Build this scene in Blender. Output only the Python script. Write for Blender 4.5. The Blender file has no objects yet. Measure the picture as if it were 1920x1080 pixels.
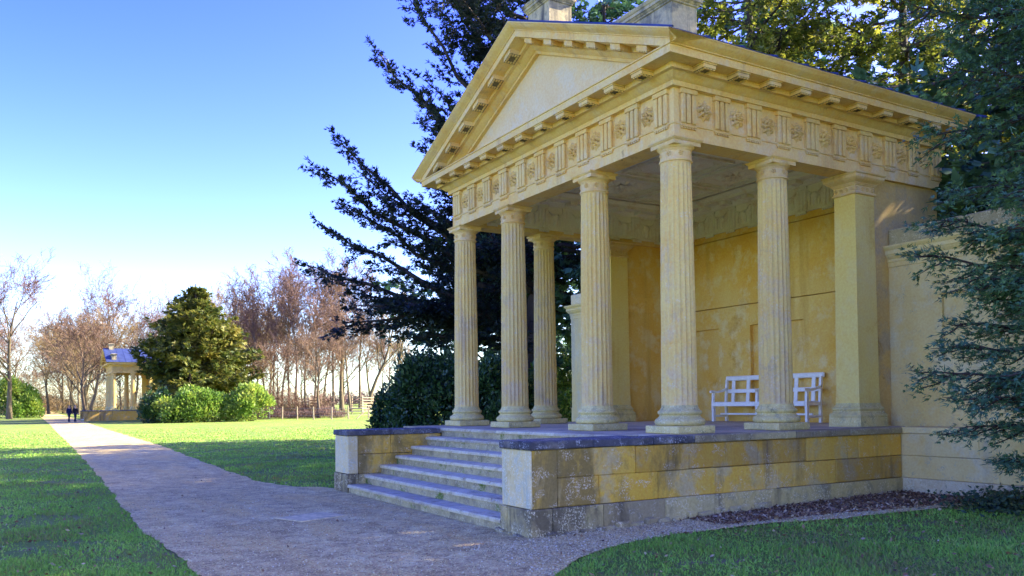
import bpy, bmesh, math, random
import numpy as np
from mathutils import Vector, Matrix

# ------------------------------------------------------------------ camera, sky, sun, exposure
scene = bpy.context.scene
col = bpy.data.collections.new("place"); scene.collection.children.link(col)

YAW, PITCH, ROLL = 0.5356, 0.0202, -0.0121
CAM = Vector((-8.2188, -9.1294, 1.6057))
_f = Vector((math.sin(YAW), math.cos(YAW), 0)); _r = Vector((math.cos(YAW), -math.sin(YAW), 0)); _u = Vector((0, 0, 1))
_F = _f*math.cos(PITCH) + _u*math.sin(PITCH); _U0 = _u*math.cos(PITCH) - _f*math.sin(PITCH)
_R = _r*math.cos(ROLL) + _U0*math.sin(ROLL); _U = _U0*math.cos(ROLL) - _r*math.sin(ROLL)
cd = bpy.data.cameras.new("camera"); cam = bpy.data.objects.new("camera", cd); scene.collection.objects.link(cam)
cam.matrix_world = Matrix(((_R.x, _U.x, -_F.x, CAM.x), (_R.y, _U.y, -_F.y, CAM.y), (_R.z, _U.z, -_F.z, CAM.z), (0, 0, 0, 1)))
cd.sensor_width = 36.0; cd.lens = 1569.1/1920*36.0; cd.shift_y = 184.6/1920
cd.clip_start = 0.1; cd.clip_end = 4000
scene.camera = cam
FW, RT = _f, _r                                  # survey axes: straight ahead and to the right of the photographer

SUN_AZ, SUN_EL = math.radians(102), math.radians(32)     # azimuth from +Y towards +X
world = bpy.data.worlds.new("World"); scene.world = world; world.use_nodes = True
wn = world.node_tree; wn.nodes.clear()
sky = wn.nodes.new("ShaderNodeTexSky"); sky.sky_type = 'NISHITA'; sky.sun_disc = False
sky.sun_elevation = SUN_EL; sky.sun_rotation = SUN_AZ
sky.altitude = 0; sky.air_density = 1.0; sky.dust_density = 1.0; sky.ozone_density = 3.5
hs = wn.nodes.new("ShaderNodeHueSaturation"); hs.inputs['Saturation'].default_value = 1.36; hs.inputs['Hue'].default_value = 0.542
bg = wn.nodes.new("ShaderNodeBackground"); bg.inputs['Strength'].default_value = 0.15
wo = wn.nodes.new("ShaderNodeOutputWorld")
wn.links.new(sky.outputs[0], hs.inputs['Color']); wn.links.new(hs.outputs[0], bg.inputs[0]); wn.links.new(bg.outputs[0], wo.inputs[0])
sl = bpy.data.lights.new("sun", 'SUN'); sl.energy = 4.5; sl.angle = math.radians(0.53); sl.color = (1.0, 0.91, 0.70)
sun = bpy.data.objects.new("sun", sl); scene.collection.objects.link(sun)
_sd = Vector((math.sin(SUN_AZ)*math.cos(SUN_EL), math.cos(SUN_AZ)*math.cos(SUN_EL), math.sin(SUN_EL)))
sun.rotation_euler = _sd.to_track_quat('Z', 'Y').to_euler(); sun.location = (40, -5, 40)
scene.view_settings.view_transform = 'Standard'; scene.view_settings.look = 'None'
scene.view_settings.exposure = 2.4; scene.view_settings.gamma = 1.0
scene.cycles.max_bounces = 8; scene.cycles.diffuse_bounces = 5; scene.cycles.transparent_max_bounces = 8
scene.cycles.caustics_reflective = False; scene.cycles.caustics_refractive = False
scene.cycles.use_denoising = True
random.seed(11); RNG = np.random.default_rng(11)

# ------------------------------------------------------------------ mesh helpers
class MB:
    """collects vertices and faces for one mesh"""
    def __init__(s): s.v = []; s.f = []
    def add(s, vs, fs):
        o = len(s.v); s.v += [tuple(p) for p in vs]; s.f += [tuple(i+o for i in q) for q in fs]; return s
    def box(s, x0, x1, y0, y1, z0, z1):
        return s.add([(x0,y0,z0),(x1,y0,z0),(x1,y1,z0),(x0,y1,z0),(x0,y0,z1),(x1,y0,z1),(x1,y1,z1),(x0,y1,z1)],
                     [(3,2,1,0),(4,5,6,7),(0,1,5,4),(1,2,6,5),(2,3,7,6),(3,0,4,7)])
    def cbox(s, x0, x1, y0, y1, z0, z1, c=0.012, jit=0.0):
        """box with chamfered edges"""
        X, Y, Z = (x0, x1), (y0, y1), (z0, z1); vs = []; ix = {}
        for a in (0, 1):
            for b in (0, 1):
                for d in (0, 1):
                    sx, sy, sz = (1, -1)[a], (1, -1)[b], (1, -1)[d]
                    for k in range(3):
                        p = [X[a]+sx*c, Y[b]+sy*c, Z[d]+sz*c]; p[k] = (X[a], Y[b], Z[d])[k]
                        if jit: p = [q + random.uniform(-jit, jit) for q in p]
                        ix[a, b, d, k] = len(vs); vs.append(p)
        fs = []
        for k in range(3):                                  # 6 faces
            for e in (0, 1):
                o = [(0,0),(1,0),(1,1),(0,1)]; q = []
                for (m, n) in o:
                    t = [m, n]; t.insert(k, e); q.append(ix[t[0], t[1], t[2], k])
                if (e == 0) ^ (k == 1): q.reverse()
                fs.append(q)
        for k in range(3):                                  # 12 edges along axis k
            i, j = [m for m in range(3) if m != k]
            for e in (0, 1):
                for g in (0, 1):
                    def vtx(l, w):
                        t = [0, 0, 0]; t[k] = l; t[i] = e; t[j] = g; return ix[t[0], t[1], t[2], w]
                    fs.append((vtx(0, i), vtx(1, i), vtx(1, j), vtx(0, j)))
        for a in (0, 1):
            for b in (0, 1):
                for d in (0, 1): fs.append(tuple(ix[a, b, d, k] for k in range(3)))
        return s.add(vs, fs)
    def sweep(s, prof, ends, closed=True, caps=True):
        """prof: 2-D points; ends: list of functions (a, b) -> 3-D point, one per station"""
        n = len(prof); vs = []; fs = []
        for e in ends: vs += [e(a, b) for a, b in prof]
        for i in range(len(ends)-1):
            for j in range(n if closed else n-1):
                k = (j+1) % n; fs.append((i*n+j, i*n+k, (i+1)*n+k, (i+1)*n+j))
        if caps and closed: fs.append(tuple(range(n-1, -1, -1))); fs.append(tuple((len(ends)-1)*n+j for j in range(n)))
        return s.add(vs, fs)
    def lathe(s, prof, n=32, cx=0, cy=0, rad=None):
        """prof: (radius, z); rad(angle_index, radius, z) may modulate the radius"""
        vs = []; fs = []; m = len(prof)
        for r, z in prof:
            for i in range(n):
                a = 2*math.pi*i/n; q = rad(i, r, z) if rad else r
                vs.append((cx+q*math.cos(a), cy+q*math.sin(a), z))
        for k in range(m-1):
            for i in range(n):
                j = (i+1) % n; fs.append((k*n+i, k*n+j, (k+1)*n+j, (k+1)*n+i))
        fs.append(tuple(range(n-1, -1, -1))); fs.append(tuple((m-1)*n+i for i in range(n)))
        return s.add(vs, fs)
    def tube(s, pts, rad, n=6):
        pts = [Vector(p) for p in pts]; vs = []; fs = []
        for i, p in enumerate(pts):
            d = (pts[min(i+1, len(pts)-1)]-pts[max(i-1, 0)]).normalized()
            a = d.orthogonal().normalized(); b = d.cross(a)
            r = rad[i] if hasattr(rad, '__len__') else rad
            for k in range(n):
                t = 2*math.pi*k/n; vs.append(p + a*math.cos(t)*r + b*math.sin(t)*r)
        for i in range(len(pts)-1):
            for k in range(n):
                j = (k+1) % n; fs.append((i*n+k, i*n+j, (i+1)*n+j, (i+1)*n+k))
        fs.append(tuple(range(n-1, -1, -1))); fs.append(tuple((len(pts)-1)*n+k for k in range(n)))
        return s.add(vs, fs)
    def mesh(s, name, mat=None, smooth=False):
        me = bpy.data.meshes.new(name); me.from_pydata(s.v, [], s.f); me.update()
        bm = bmesh.new(); bm.from_mesh(me); bmesh.ops.recalc_face_normals(bm, faces=bm.faces); bm.to_mesh(me); bm.free()
        if mat: me.materials.append(mat)
        if smooth: smooth_by_angle(me, smooth if smooth is not True else 40)
        return me
    def build(s, name, mat, parent=None, smooth=False, loc=None):
        return place(name, s.mesh(name, mat, smooth), parent, loc)

def smooth_by_angle(me, deg):
    me.polygons.foreach_set("use_smooth", [True]*len(me.polygons))
    bm = bmesh.new(); bm.from_mesh(me); lim = math.radians(deg)
    for e in bm.edges:
        if len(e.link_faces) != 2 or e.calc_face_angle(0) > lim: e.smooth = False
    bm.to_mesh(me); bm.free()

def place(name, me, parent=None, loc=None, rz=0.0, scale=None):
    o = bpy.data.objects.new(name, me); col.objects.link(o)
    if parent is not None: o.parent = parent
    if loc is not None: o.location = loc
    if rz: o.rotation_euler.z = rz
    if scale is not None: o.scale = scale
    return o

def tag(o, label=None, cat=None, group=None, kind=None):
    if label: o["label"] = label
    if cat: o["category"] = cat
    if group: o["group"] = group
    if kind: o["kind"] = kind
    return o

def thing(name, label, cat, loc=(0,0,0), rz=0.0, group=None):
    o = bpy.data.objects.new(name, None); col.objects.link(o); o.location = loc; o.rotation_euler.z = rz
    o.empty_display_size = 0.3
    return tag(o, label, cat, group)

def np_mesh(name, V, F, mat=None, smooth=False):
    """V (n,3), F (m,k) with k = 3 or 4, built in bulk"""
    V = np.asarray(V, np.float32); F = np.asarray(F, np.int32); m, k = F.shape
    me = bpy.data.meshes.new(name)
    me.vertices.add(len(V)); me.vertices.foreach_set("co", V.ravel())
    me.loops.add(m*k); me.loops.foreach_set("vertex_index", F.ravel())
    me.polygons.add(m); me.polygons.foreach_set("loop_start", np.arange(0, m*k, k, dtype=np.int32))
    if smooth: me.polygons.foreach_set("use_smooth", np.ones(m, bool))
    me.update(calc_edges=True)
    if mat: me.materials.append(mat)
    return me

# ------------------------------------------------------------------ materials
def new_mat(name):
    m = bpy.data.materials.new(name); m.use_nodes = True; nt = m.node_tree
    b = nt.nodes["Principled BSDF"]; b.inputs['Roughness'].default_value = 0.9
    b.inputs['Specular IOR Level'].default_value = 0.25
    return m, nt, b
def N(nt, kind, **kw):
    n = nt.nodes.new(kind)
    for k, v in kw.items():
        if k in n.inputs: n.inputs[k].default_value = v
        else: setattr(n, k, v)
    return n
def world_pos(nt, scale=(1,1,1)):
    g = N(nt, "ShaderNodeNewGeometry"); mp = N(nt, "ShaderNodeMapping"); mp.inputs['Scale'].default_value = scale
    nt.links.new(g.outputs['Position'], mp.inputs['Vector']); return mp.outputs[0]
def noise(nt, vec, scale, detail=4, rough=0.6, dist=0.0):
    n = N(nt, "ShaderNodeTexNoise", Scale=scale, Detail=detail, Roughness=rough, Distortion=dist)
    nt.links.new(vec, n.inputs['Vector']); return n.outputs['Fac']
def ramp(nt, fac, stops):
    r = N(nt, "ShaderNodeValToRGB"); e = r.color_ramp.elements
    while len(e) < len(stops): e.new(0.5)
    for q, (p, c) in zip(e, stops):
        q.position = p; q.color = (c[0], c[1], c[2], 1) if hasattr(c, '__len__') else (c, c, c, 1)
    nt.links.new(fac, r.inputs[0]); return r.outputs[0]
def mix(nt, fac, a, b, blend='MIX'):
    m = N(nt, "ShaderNodeMix", data_type='RGBA', blend_type=blend)
    for s, v in ((0, fac), (6, a), (7, b)):
        if hasattr(v, 'is_linked') or hasattr(v, 'links'): nt.links.new(v, m.inputs[s])
        elif s == 0: m.inputs[s].default_value = v
        else: m.inputs[s].default_value = (v[0], v[1], v[2], 1)
    return m.outputs[2]
def bump(nt, b, height, strength=0.3, dist=0.02):
    n = N(nt, "ShaderNodeBump", Strength=strength, Distance=dist); nt.links.new(height, n.inputs['Height'])
    nt.links.new(n.outputs[0], b.inputs['Normal'])

def stone(name, c1, c2, c3, patch=1.3, stains=None, lichen=None, streaks=None, bmp=0.35, fine=28, spread=(0.35, 0.65), soft=0.10, dirt=None, vary=0.10):
    """weathered limestone: two tones in soft patches, a third in blotches, optional lichen specks and run-off streaks"""
    m, nt, b = new_mat(name); p = world_pos(nt)
    n1 = noise(nt, p, patch, 5, 0.6, 0.4); n2 = noise(nt, p, patch*2.7, 6, 0.65); n3 = noise(nt, p, fine, 5, 0.7)
    c = ramp(nt, n1, [(spread[0], c1), (spread[1], c2)])
    c = mix(nt, ramp(nt, n2, [(0.50, 0), (0.64, 1)]), c, c3)
    if streaks:
        ps = world_pos(nt, (1, 1, 0.12)); ns = noise(nt, ps, streaks[1], 4, 0.65, 0.3)
        c = mix(nt, ramp(nt, ns, [(streaks[2], 0), (streaks[2]+0.14, 1)]), c, streaks[0])
    if stains:
        nn = noise(nt, p, stains[1], 6, 0.7, 0.8 if soft < 0.15 else 0.2)
        c = mix(nt, ramp(nt, nn, [(stains[2], 0), (stains[2]+soft, 1)]), c, stains[0])
    if dirt:                                       # grime gathered towards one end of the wall: (colour, x where it starts, x where it is full, noise scale)
        sx = N(nt, "ShaderNodeSeparateXYZ"); nt.links.new(p, sx.inputs[0]); mr = N(nt, "ShaderNodeMapRange"); nt.links.new(sx.outputs[0], mr.inputs[0])
        mr.inputs[1].default_value = dirt[1]; mr.inputs[2].default_value = dirt[2]; mr.inputs[3].default_value = -0.16; mr.inputs[4].default_value = 0.075
        nd = noise(nt, world_pos(nt, (1, 1, 0.45)), dirt[3], 6, 0.7, 0.5); ad = N(nt, "ShaderNodeMath", operation='ADD'); nt.links.new(nd, ad.inputs[0]); nt.links.new(mr.outputs[0], ad.inputs[1])
        c = mix(nt, ramp(nt, ad.outputs[0], [(0.44, 0), (0.62, 0.9)]), c, dirt[0])
    if lichen:
        nl = noise(nt, p, lichen[1], 6, 0.75); na = noise(nt, p, lichen[1]*0.16, 3, 0.5)
        mm = N(nt, "ShaderNodeMath", operation='MULTIPLY'); nt.links.new(ramp(nt, nl, [(0.52, 0), (0.58, 1)]), mm.inputs[0])
        nt.links.new(ramp(nt, na, [(lichen[2], 0), (lichen[2]+0.12, 1)]), mm.inputs[1])
        c = mix(nt, mm.outputs[0], c, lichen[0])
    c = mix(nt, 0.35, c, ramp(nt, n3, [(0.3, (0.25,)*3), (0.7, (0.75,)*3)]), 'OVERLAY')
    oi = N(nt, "ShaderNodeObjectInfo")                                    # each stone its own tone
    c = mix(nt, 1.0, c, ramp(nt, oi.outputs['Random'], [(0.0, (1-vary*1.6, 1-vary*1.7, 1-vary*1.5)), (0.5, (1-vary*0.4,)*3), (1.0, (1.0, 1.0-vary*0.2, 1.0-vary*0.6))]), 'MULTIPLY')
    nt.links.new(c, b.inputs['Base Color'])
    bump(nt, b, n3, bmp, 0.012)
    return m

M = {}
M['stone']   = stone('weathered_yellow_stone', (0.780,0.491,0.152), (0.800,0.592,0.247), (0.740,0.546,0.285), streaks=((0.600,0.391,0.162),2.6,0.57), stains=((0.360,0.228,0.104),2.3,0.645))
M['column']  = stone('fluted_column_stone', (0.790,0.528,0.154), (0.800,0.601,0.213), (0.720,0.528,0.257), patch=1.1, streaks=((0.580,0.419,0.205),3.0,0.57), stains=((0.460,0.364,0.257),1.3,0.57), soft=0.2, lichen=((0.760,0.619,0.393),40,0.55))
M['render']  = stone('ochre_wall_render', (0.78,0.44,0.07), (0.80,0.55,0.15), (0.80,0.61,0.26), patch=0.9, streaks=((0.66,0.40,0.09),1.4,0.55), stains=((0.60,0.32,0.05),1.2,0.58), soft=0.16, bmp=0.15, vary=0.03)
M['pier']    = stone('cream_pier_render', (0.800,0.564,0.137), (0.800,0.619,0.182), (0.780,0.601,0.205), patch=0.9, streaks=((0.700,0.455,0.097),1.6,0.57), stains=((0.680,0.419,0.074),1.3,0.6), soft=0.16, bmp=0.15, vary=0.03)
M['flank']   = stone('stained_flank_render', (0.735,0.450,0.096), (0.651,0.460,0.176), (0.525,0.400,0.208), patch=0.8, streaks=((0.504,0.360,0.160),1.3,0.55), stains=((0.462,0.290,0.088),2.2,0.60), bmp=0.2, vary=0.03)
M['tymp']    = stone('pale_pediment_stone', (0.790,0.564,0.270), (0.800,0.619,0.350), (0.760,0.610,0.385), patch=1.0, stains=((0.620,0.419,0.166),1.9,0.60), soft=0.14, bmp=0.3, vary=0.03)
M['podium']  = stone('stained_podium_stone', (0.800,0.455,0.048), (0.780,0.491,0.097), (0.640,0.473,0.194), patch=0.9, streaks=((0.200,0.150,0.088),1.5,0.565), stains=((0.720,0.601,0.371),1.3,0.60), soft=0.16, dirt=((0.270,0.185,0.055),0.4,-2.6,1.9), lichen=((0.780,0.655,0.436),46,0.52), bmp=0.5, vary=0.22)
M['basecourse'] = stone('lichened_base_stone', (0.525,0.420,0.187), (0.630,0.490,0.179), (0.378,0.320,0.164), patch=1.1, streaks=((0.147,0.125,0.078),1.3,0.55), stains=((0.273,0.290,0.062),2.2,0.62), dirt=((0.147,0.115,0.062),0.2,-2.6,1.8), lichen=((0.777,0.680,0.406),38,0.45), bmp=0.6, vary=0.22)
M['cheek']   = stone('pale_lichened_stone', (0.777,0.600,0.250), (0.819,0.660,0.328), (0.651,0.580,0.343), patch=2.2, streaks=((0.546,0.530,0.343),4,0.55), stains=((0.630,0.420,0.094),2.0,0.58), soft=0.16, lichen=((0.820,0.760,0.499),50,0.42), bmp=0.6)
M['coping']  = stone('blackened_coping_stone', (0.055,0.055,0.06), (0.12,0.115,0.12), (0.20,0.18,0.15), patch=1.1, lichen=((0.42,0.42,0.42),45,0.45), bmp=0.5, vary=0.22)
M['coping2'] = stone('grey_coping_stone', (0.441,0.360,0.172), (0.546,0.450,0.203), (0.315,0.260,0.140), patch=1.3, lichen=((0.735,0.660,0.390),42,0.45), bmp=0.5, vary=0.22)
M['step']    = stone('worn_step_stone', (0.684,0.577,0.330), (0.794,0.680,0.395), (0.529,0.433,0.230), patch=1.8, stains=((0.287,0.237,0.115),2.6,0.61), lichen=((0.820,0.783,0.488),49,0.42), bmp=0.55, vary=0.22)
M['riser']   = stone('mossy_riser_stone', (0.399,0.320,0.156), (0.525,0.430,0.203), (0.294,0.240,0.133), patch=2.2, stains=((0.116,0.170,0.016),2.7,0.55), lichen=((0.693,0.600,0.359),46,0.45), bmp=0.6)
M['plaster'] = stone('grey_white_plaster', (0.780,0.710,0.575), (0.800,0.760,0.657), (0.720,0.600,0.451), patch=1.2, stains=((0.480,0.400,0.308),3.0,0.64), bmp=0.2, vary=0.03)
M['base']    = stone('lichened_column_base', (0.651,0.520,0.179), (0.756,0.610,0.239), (0.525,0.440,0.199), patch=2.4, stains=((0.273,0.230,0.099),3.0,0.58), lichen=((0.820,0.740,0.371),46,0.42), bmp=0.5)
M['paving']  = stone('grey_paving_stone', (0.609,0.500,0.296), (0.693,0.590,0.367), (0.483,0.390,0.218), patch=1.4, lichen=((0.756,0.680,0.437),42,0.5), bmp=0.4, vary=0.22)
M['attic']   = stone('blackened_attic_stone', (0.504,0.420,0.250), (0.672,0.520,0.250), (0.231,0.210,0.148), patch=1.6, streaks=((0.126,0.115,0.086),3.4,0.51), bmp=0.5)
M['wall']    = stone('pale_garden_wall_render', (0.780,0.564,0.176), (0.800,0.637,0.263), (0.760,0.637,0.314), patch=0.8, streaks=((0.580,0.491,0.263),1.2,0.55), stains=((0.740,0.473,0.101),1.1,0.57), soft=0.16, lichen=((0.520,0.455,0.263),40,0.55), bmp=0.4, vary=0.03)
def plain(name, c, rough=0.6, spec=0.3, var=0.15, scale=8):
    m, nt, b = new_mat(name); p = world_pos(nt); n = noise(nt, p, scale, 4)
    nt.links.new(ramp(nt, n, [(0.3, [k*(1-var) for k in c]), (0.7, [min(1, k*(1+var)) for k in c])]), b.inputs['Base Color'])
    b.inputs['Roughness'].default_value = rough; b.inputs['Specular IOR Level'].default_value = spec
    return m
M['white']   = plain('white_bench_paint', (0.84,0.81,0.70), 0.5, 0.4, 0.07, 18)
M['lead']    = plain('lead_roof_sheet', (0.035,0.05,0.12), 0.5, 0.4, 0.3, 2)
M['joint_and_shade']   = plain('mortar_and_soffit_shade', (0.16,0.13,0.08), 0.95, 0.1, 0.3, 20)

# ------------------------------------------------------------------ the temple
P = 1.15                                          # platform height above the path
CY = (0.0, 1.983, 4.614, 6.601); YE = CY[3]; YM = YE/2
temple = thing('garden_temple', 'large yellow stone temple with fluted columns, pediment and broad steps beside the path', 'temple')

def square_mould(prof, x0, x1, y0, y1, z=0.0):
    """mouldings running round a square pier: prof is (offset, height)"""
    mb = MB(); vs = []; fs = []
    for o, h in prof: vs += [(x0-o, y0-o, z+h), (x1+o, y0-o, z+h), (x1+o, y1+o, z+h), (x0-o, y1+o, z+h)]
    for i in range(len(prof)-1):
        for j in range(4): k = (j+1) % 4; fs.append((4*i+j, 4*i+k, 4*i+4+k, 4*i+4+j))
    n = len(prof)*4; fs += [(3,2,1,0), (n-4,n-3,n-2,n-1)]
    return mb.add(vs, fs)

# --- podium: recessed core, then every stone of it
core = MB()
core.box(-1.08, 6.05, -0.70, 7.30, -0.4, 1.03)
core.box(-2.96, -1.08, -0.70, -0.09, -0.4, 1.03); core.box(-2.96, -1.08, 5.60, 6.25, -0.4, 1.03)
podium = core.build('podium', M['joint_and_shade'], temple)
def stone_block(x0, x1, y0, y1, z0, z1, mat, c=0.008, name='stone_block', par=podium):
    g = 0.0025; j = random.uniform
    return MB().cbox(x0+g, x1-g, y0+g, y1-g, z0+g, z1-g, c*random.uniform(0.9, 1.7), 0.003).build(name, mat, par)
def course(axis, a0, a1, face, depth, z0, z1, mat, avg, sgn=-1, par=podium, name='stone_block', lens=None):
    """one course of blocks running along an axis; face = coordinate of the visible face"""
    a = a0; i = 0
    while a < a1-0.02:
        L = (lens[i] if lens and i < len(lens) else avg*random.uniform(0.8, 1.25)); i += 1
        b = a1 if a1-(a+L) < avg*0.45 else min(a+L, a1)
        f = face + sgn*random.uniform(-0.003, 0.004); q = face - sgn*depth
        lo, hi = min(f, q), max(f, q)
        if axis == 'x': stone_block(a, b, lo, hi, z0, z1, mat, par=par, name=name)
        else: stone_block(lo, hi, a, b, z0, z1, mat, par=par, name=name)
        a = b
YF = -0.743
# right flank: footing, base course, two courses
course('x', -2.70, 4.015, YF-0.018, 0.30, -0.10, 0.345, M['basecourse'], 1.05, lens=[0.75, 1.0, 0.95, 1.15])
course('x', -2.62, 4.015, YF, 0.30, 0.345, 0.70, M['podium'], 1.1, lens=[0.62, 0.95, 1.0, 1.2])
course('x', -2.62, 4.015, YF, 0.30, 0.70, 1.046, M['podium'], 1.1, lens=[1.2, 0.9, 1.3, 1.0])
stone_block(-2.972, -2.62, YF, -0.05, 0.345, 1.046, M['podium']); stone_block(-3.0, -2.972, YF+0.002, -0.05, 0.345, 1.046, M['cheek'], 0.006)                        # big corner stone of the near stair cheek
stone_block(-3.018, -2.70, YF-0.018, -0.20, -0.10, 0.345, M['basecourse']); stone_block(-3.018, -2.70, -0.20, -0.035, -0.10, 0.345, M['basecourse'])
stone_block(-2.62, -1.08, -0.30, -0.05, -0.1, 1.046, M['podium'])
# front of the podium beyond the far cheek and the far flank
course('y', 6.30, 7.34, -1.12, 0.2, -0.1, 1.046, M['podium'], 0.7)
course('x', -1.12, 6.0, 7.34, 0.2, -0.1, 1.046, M['podium'], 1.4, sgn=1)
# far stair cheek
stone_block(-3.0, -2.80, 5.565, 6.287, 0.345, 1.046, M['cheek'])
stone_block(-3.018, -2.80, 5.55, 5.90, -0.10, 0.345, M['basecourse']); stone_block(-3.018, -2.80, 5.90, 6.305, -0.10, 0.345, M['basecourse'])
course('x', -2.80, -1.12, 5.562, 0.25, 0.345, 0.70, M['podium'], 0.8); course('x', -2.80, -1.12, 5.562, 0.25, 0.70, 1.046, M['podium'], 0.75)
course('x', -2.80, -1.12, 5.55, 0.25, -0.1, 0.345, M['basecourse'], 0.8)
course('x', -2.80, -1.12, 6.287, 0.2, -0.1, 1.046, M['podium'], 0.9, sgn=1)
# rough footing stones where the ground has worn away
for i in range(17):
    x = -3.0 + i*0.24 + random.uniform(-0.05, 0.05)
    MB().cbox(x, x+random.uniform(0.16, 0.27), YF-random.uniform(0.045, 0.075), YF+0.1, -0.14, random.uniform(0.025, 0.07)+0.008*i, 0.02, 0.012).build('footing_stone', M['basecourse'], podium)
for y in (-0.62, -0.34, -0.16):
    MB().cbox(-3.07, -2.9, y, y+0.2, -0.12, random.uniform(0.03, 0.06), 0.02, 0.012).build('footing_stone', M['basecourse'], podium)
# copings
def coping(x0, x1, y0, y1, mat): MB().cbox(x0+0.003, x1-0.003, y0, y1, 1.048, 1.150+random.uniform(-0.002, 0.002), 0.014, 0.003).build('coping_slab', mat, podium)
xs = [-3.026, -2.1, -1.14]
for a, b in zip(xs, xs[1:]): coping(a, b, -0.77, -0.025, M['coping']); coping(a, b, 5.535, 6.313, M['coping'])
xs = [-1.14, -0.42, 0.62, 1.55, 2.75, 4.02]
for i, (a, b) in enumerate(zip(xs, xs[1:])): coping(a, b, -0.77, -0.39, M['coping'] if i == 0 else M['coping2'])
xs = [-1.14, 0.6, 2.2, 4.0, 5.9]
for a, b in zip(xs, xs[1:]): coping(a, b, 6.99, 7.365, M['coping2'])
# --- steps
def worn_slab(x0, x1, a, b, z0, z1):
    """tread with a rounded, chipped front edge and a hollow worn along it"""
    n = max(4, int((b-a)/0.09)); prof = [(0.0,0.0),(0.0,-0.016),(0.012,-0.002),(0.10,0.0)]; mb = MB(); st_ = []
    for i in range(n+1):
        y = a+(b-a)*i/n; w_ = 0.006*math.sin(math.pi*(y+0.03)/5.57)**2; ch = random.uniform(0, 0.006)+(random.random() < 0.06)*random.uniform(0.008, 0.02); dz = random.uniform(-0.0015, 0.0015)
        st_.append([(x0+0.002, y, z0), (x0+random.uniform(-0.002, 0.003), y, z1-0.018-ch-w_), (x0+0.014+ch, y, z1-0.001-w_+dz), (x0+0.12, y, z1-w_*0.7+dz), (x1, y, z1), (x1, y, z0)])
    m = 6; vs = [p for q in st_ for p in q]; fs = []
    for i in range(n):
        for j in range(m): k = (j+1) % m; fs.append((i*m+j, i*m+k, (i+1)*m+k, (i+1)*m+j))
    fs += [tuple(range(m-1, -1, -1)), tuple(n*m+j for j in range(m))]
    return mb.add(vs, fs)
RISE = P/7; GO = 0.3137
for k in range(7):
    x0 = -3.02 + GO*k; zt = RISE*(k+1)
    ys = [-0.03] + sorted(random.uniform(0.7, 4.8) for _ in range(3)) + [5.545]
    mb = MB().box(x0+0.03, (x0+GO+0.06 if k < 6 else -0.75), -0.04, 5.548, zt-RISE-(0.12 if k == 0 else 0.0), zt-0.056)
    st = mb.build('step', M['riser'], temple)
    while any(b-a < 0.5 for a, b in zip(ys, ys[1:])): ys = [-0.03] + sorted(random.uniform(0.7, 4.8) for _ in range(3)) + [5.545]
    for a, b in zip(ys, ys[1:]):
        worn_slab(x0+random.uniform(-0.004, 0.004), (x0+GO+0.05 if k < 6 else -0.80), a+0.002, b-0.002, zt-0.055, zt+random.uniform(-0.002, 0.002)).build('tread_slab', M['step'], st)
# --- paving of the platform
floor = MB().box(-0.9, 5.72, -0.42, 7.0, 0.95, 1.10).build('platform', M['joint_and_shade'], temple)
nx = 7; xs = [-0.798 + i*(5.70+0.798)/nx for i in range(nx+1)]
for i in range(nx):
    ys = [-0.388, 0.75, 1.85, 2.95, 4.0, 5.05, 6.1, 6.988]
    if i % 2: ys = [-0.388, 0.3, 1.3, 2.4, 3.5, 4.6, 5.6, 6.988]
    for a, b in zip(ys, ys[1:]):
        MB().cbox(xs[i]+0.003, xs[i+1]-0.003, a+0.003, b-0.003, 1.06, 1.146+random.uniform(-0.002, 0.002), 0.008).build('paving_slab', M['paving'], floor)
MB().box(-1.13, -0.802, 5.55, 6.985, 1.06, 1.145).build('paving_slab', M['paving'], floor)
# --- columns
def shaft_mesh(seed):
    rs = np.random.default_rng(seed); nf, ns = 20, 8; n = nf*ns; z0, z1 = 0.395, 3.885; rings = 26
    def rad(i, r, z):
        t = (i % ns)/ns; u = (t-0.09)/0.82
        d = math.sin(math.pi*u)**0.7 if 0 < u < 1 else 0
        e = min(1, max(0, (z-z0-0.01)/0.06))*min(1, max(0, (z1-0.02-z)/0.06))
        return r*(1-0.085*d*e**0.5)+wob[i//ns]*0.0016+chip[int((z-z0)/(z1-z0)*(rings-1)+.5), i]
    wob = rs.normal(0, 1, nf)
    chip = -np.abs(rs.normal(0, 0.0016, (rings, n)))*(rs.random((rings, n)) < 0.25)
    chip -= (rs.random((rings, n)) < 0.012)*rs.random((rings, n))*0.014
    zj = [1.18+0.1*seed, 2.30+0.13*seed]; jz = sorted(q+e for q in zj for e in (-0.007, -0.002, 0.002, 0.007))
    prof = [(0.257 - 0.037*((z-z0)/(z1-z0))**1.5 - (0.005 if any(abs(z-q) < 0.004 for q in zj) else 0), z) for z in sorted(list(jz)+list(np.concatenate(([z0, z0+0.03, z0+0.07], np.linspace(z0+0.15, z1-0.15, rings-6), [z1-0.08, z1-0.04, z1]))))]
    return MB().lathe(prof, n, rad=rad).mesh('column', M['column'], 30)
shafts = [shaft_mesh(s) for s in (1, 2, 3)]
plinth_me = MB().cbox(-0.353, 0.353, -0.353, 0.353, 0.0, 0.11, 0.012, 0.003).mesh('plinth', M['base'])
bp = [(0.30,0.11),(0.335,0.113),(0.354,0.13),(0.361,0.155),(0.357,0.185),(0.338,0.208),(0.315,0.214),(0.315,0.226),(0.300,0.232),(0.291,0.25),(0.292,0.262),(0.300,0.268),
      (0.312,0.278),(0.317,0.295),(0.311,0.315),(0.296,0.326),(0.283,0.329),(0.283,0.343),(0.270,0.355),(0.262,0.375),(0.257,0.40)]
base_me = MB().lathe(bp, 40).mesh('base', M['base'], 50)
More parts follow.
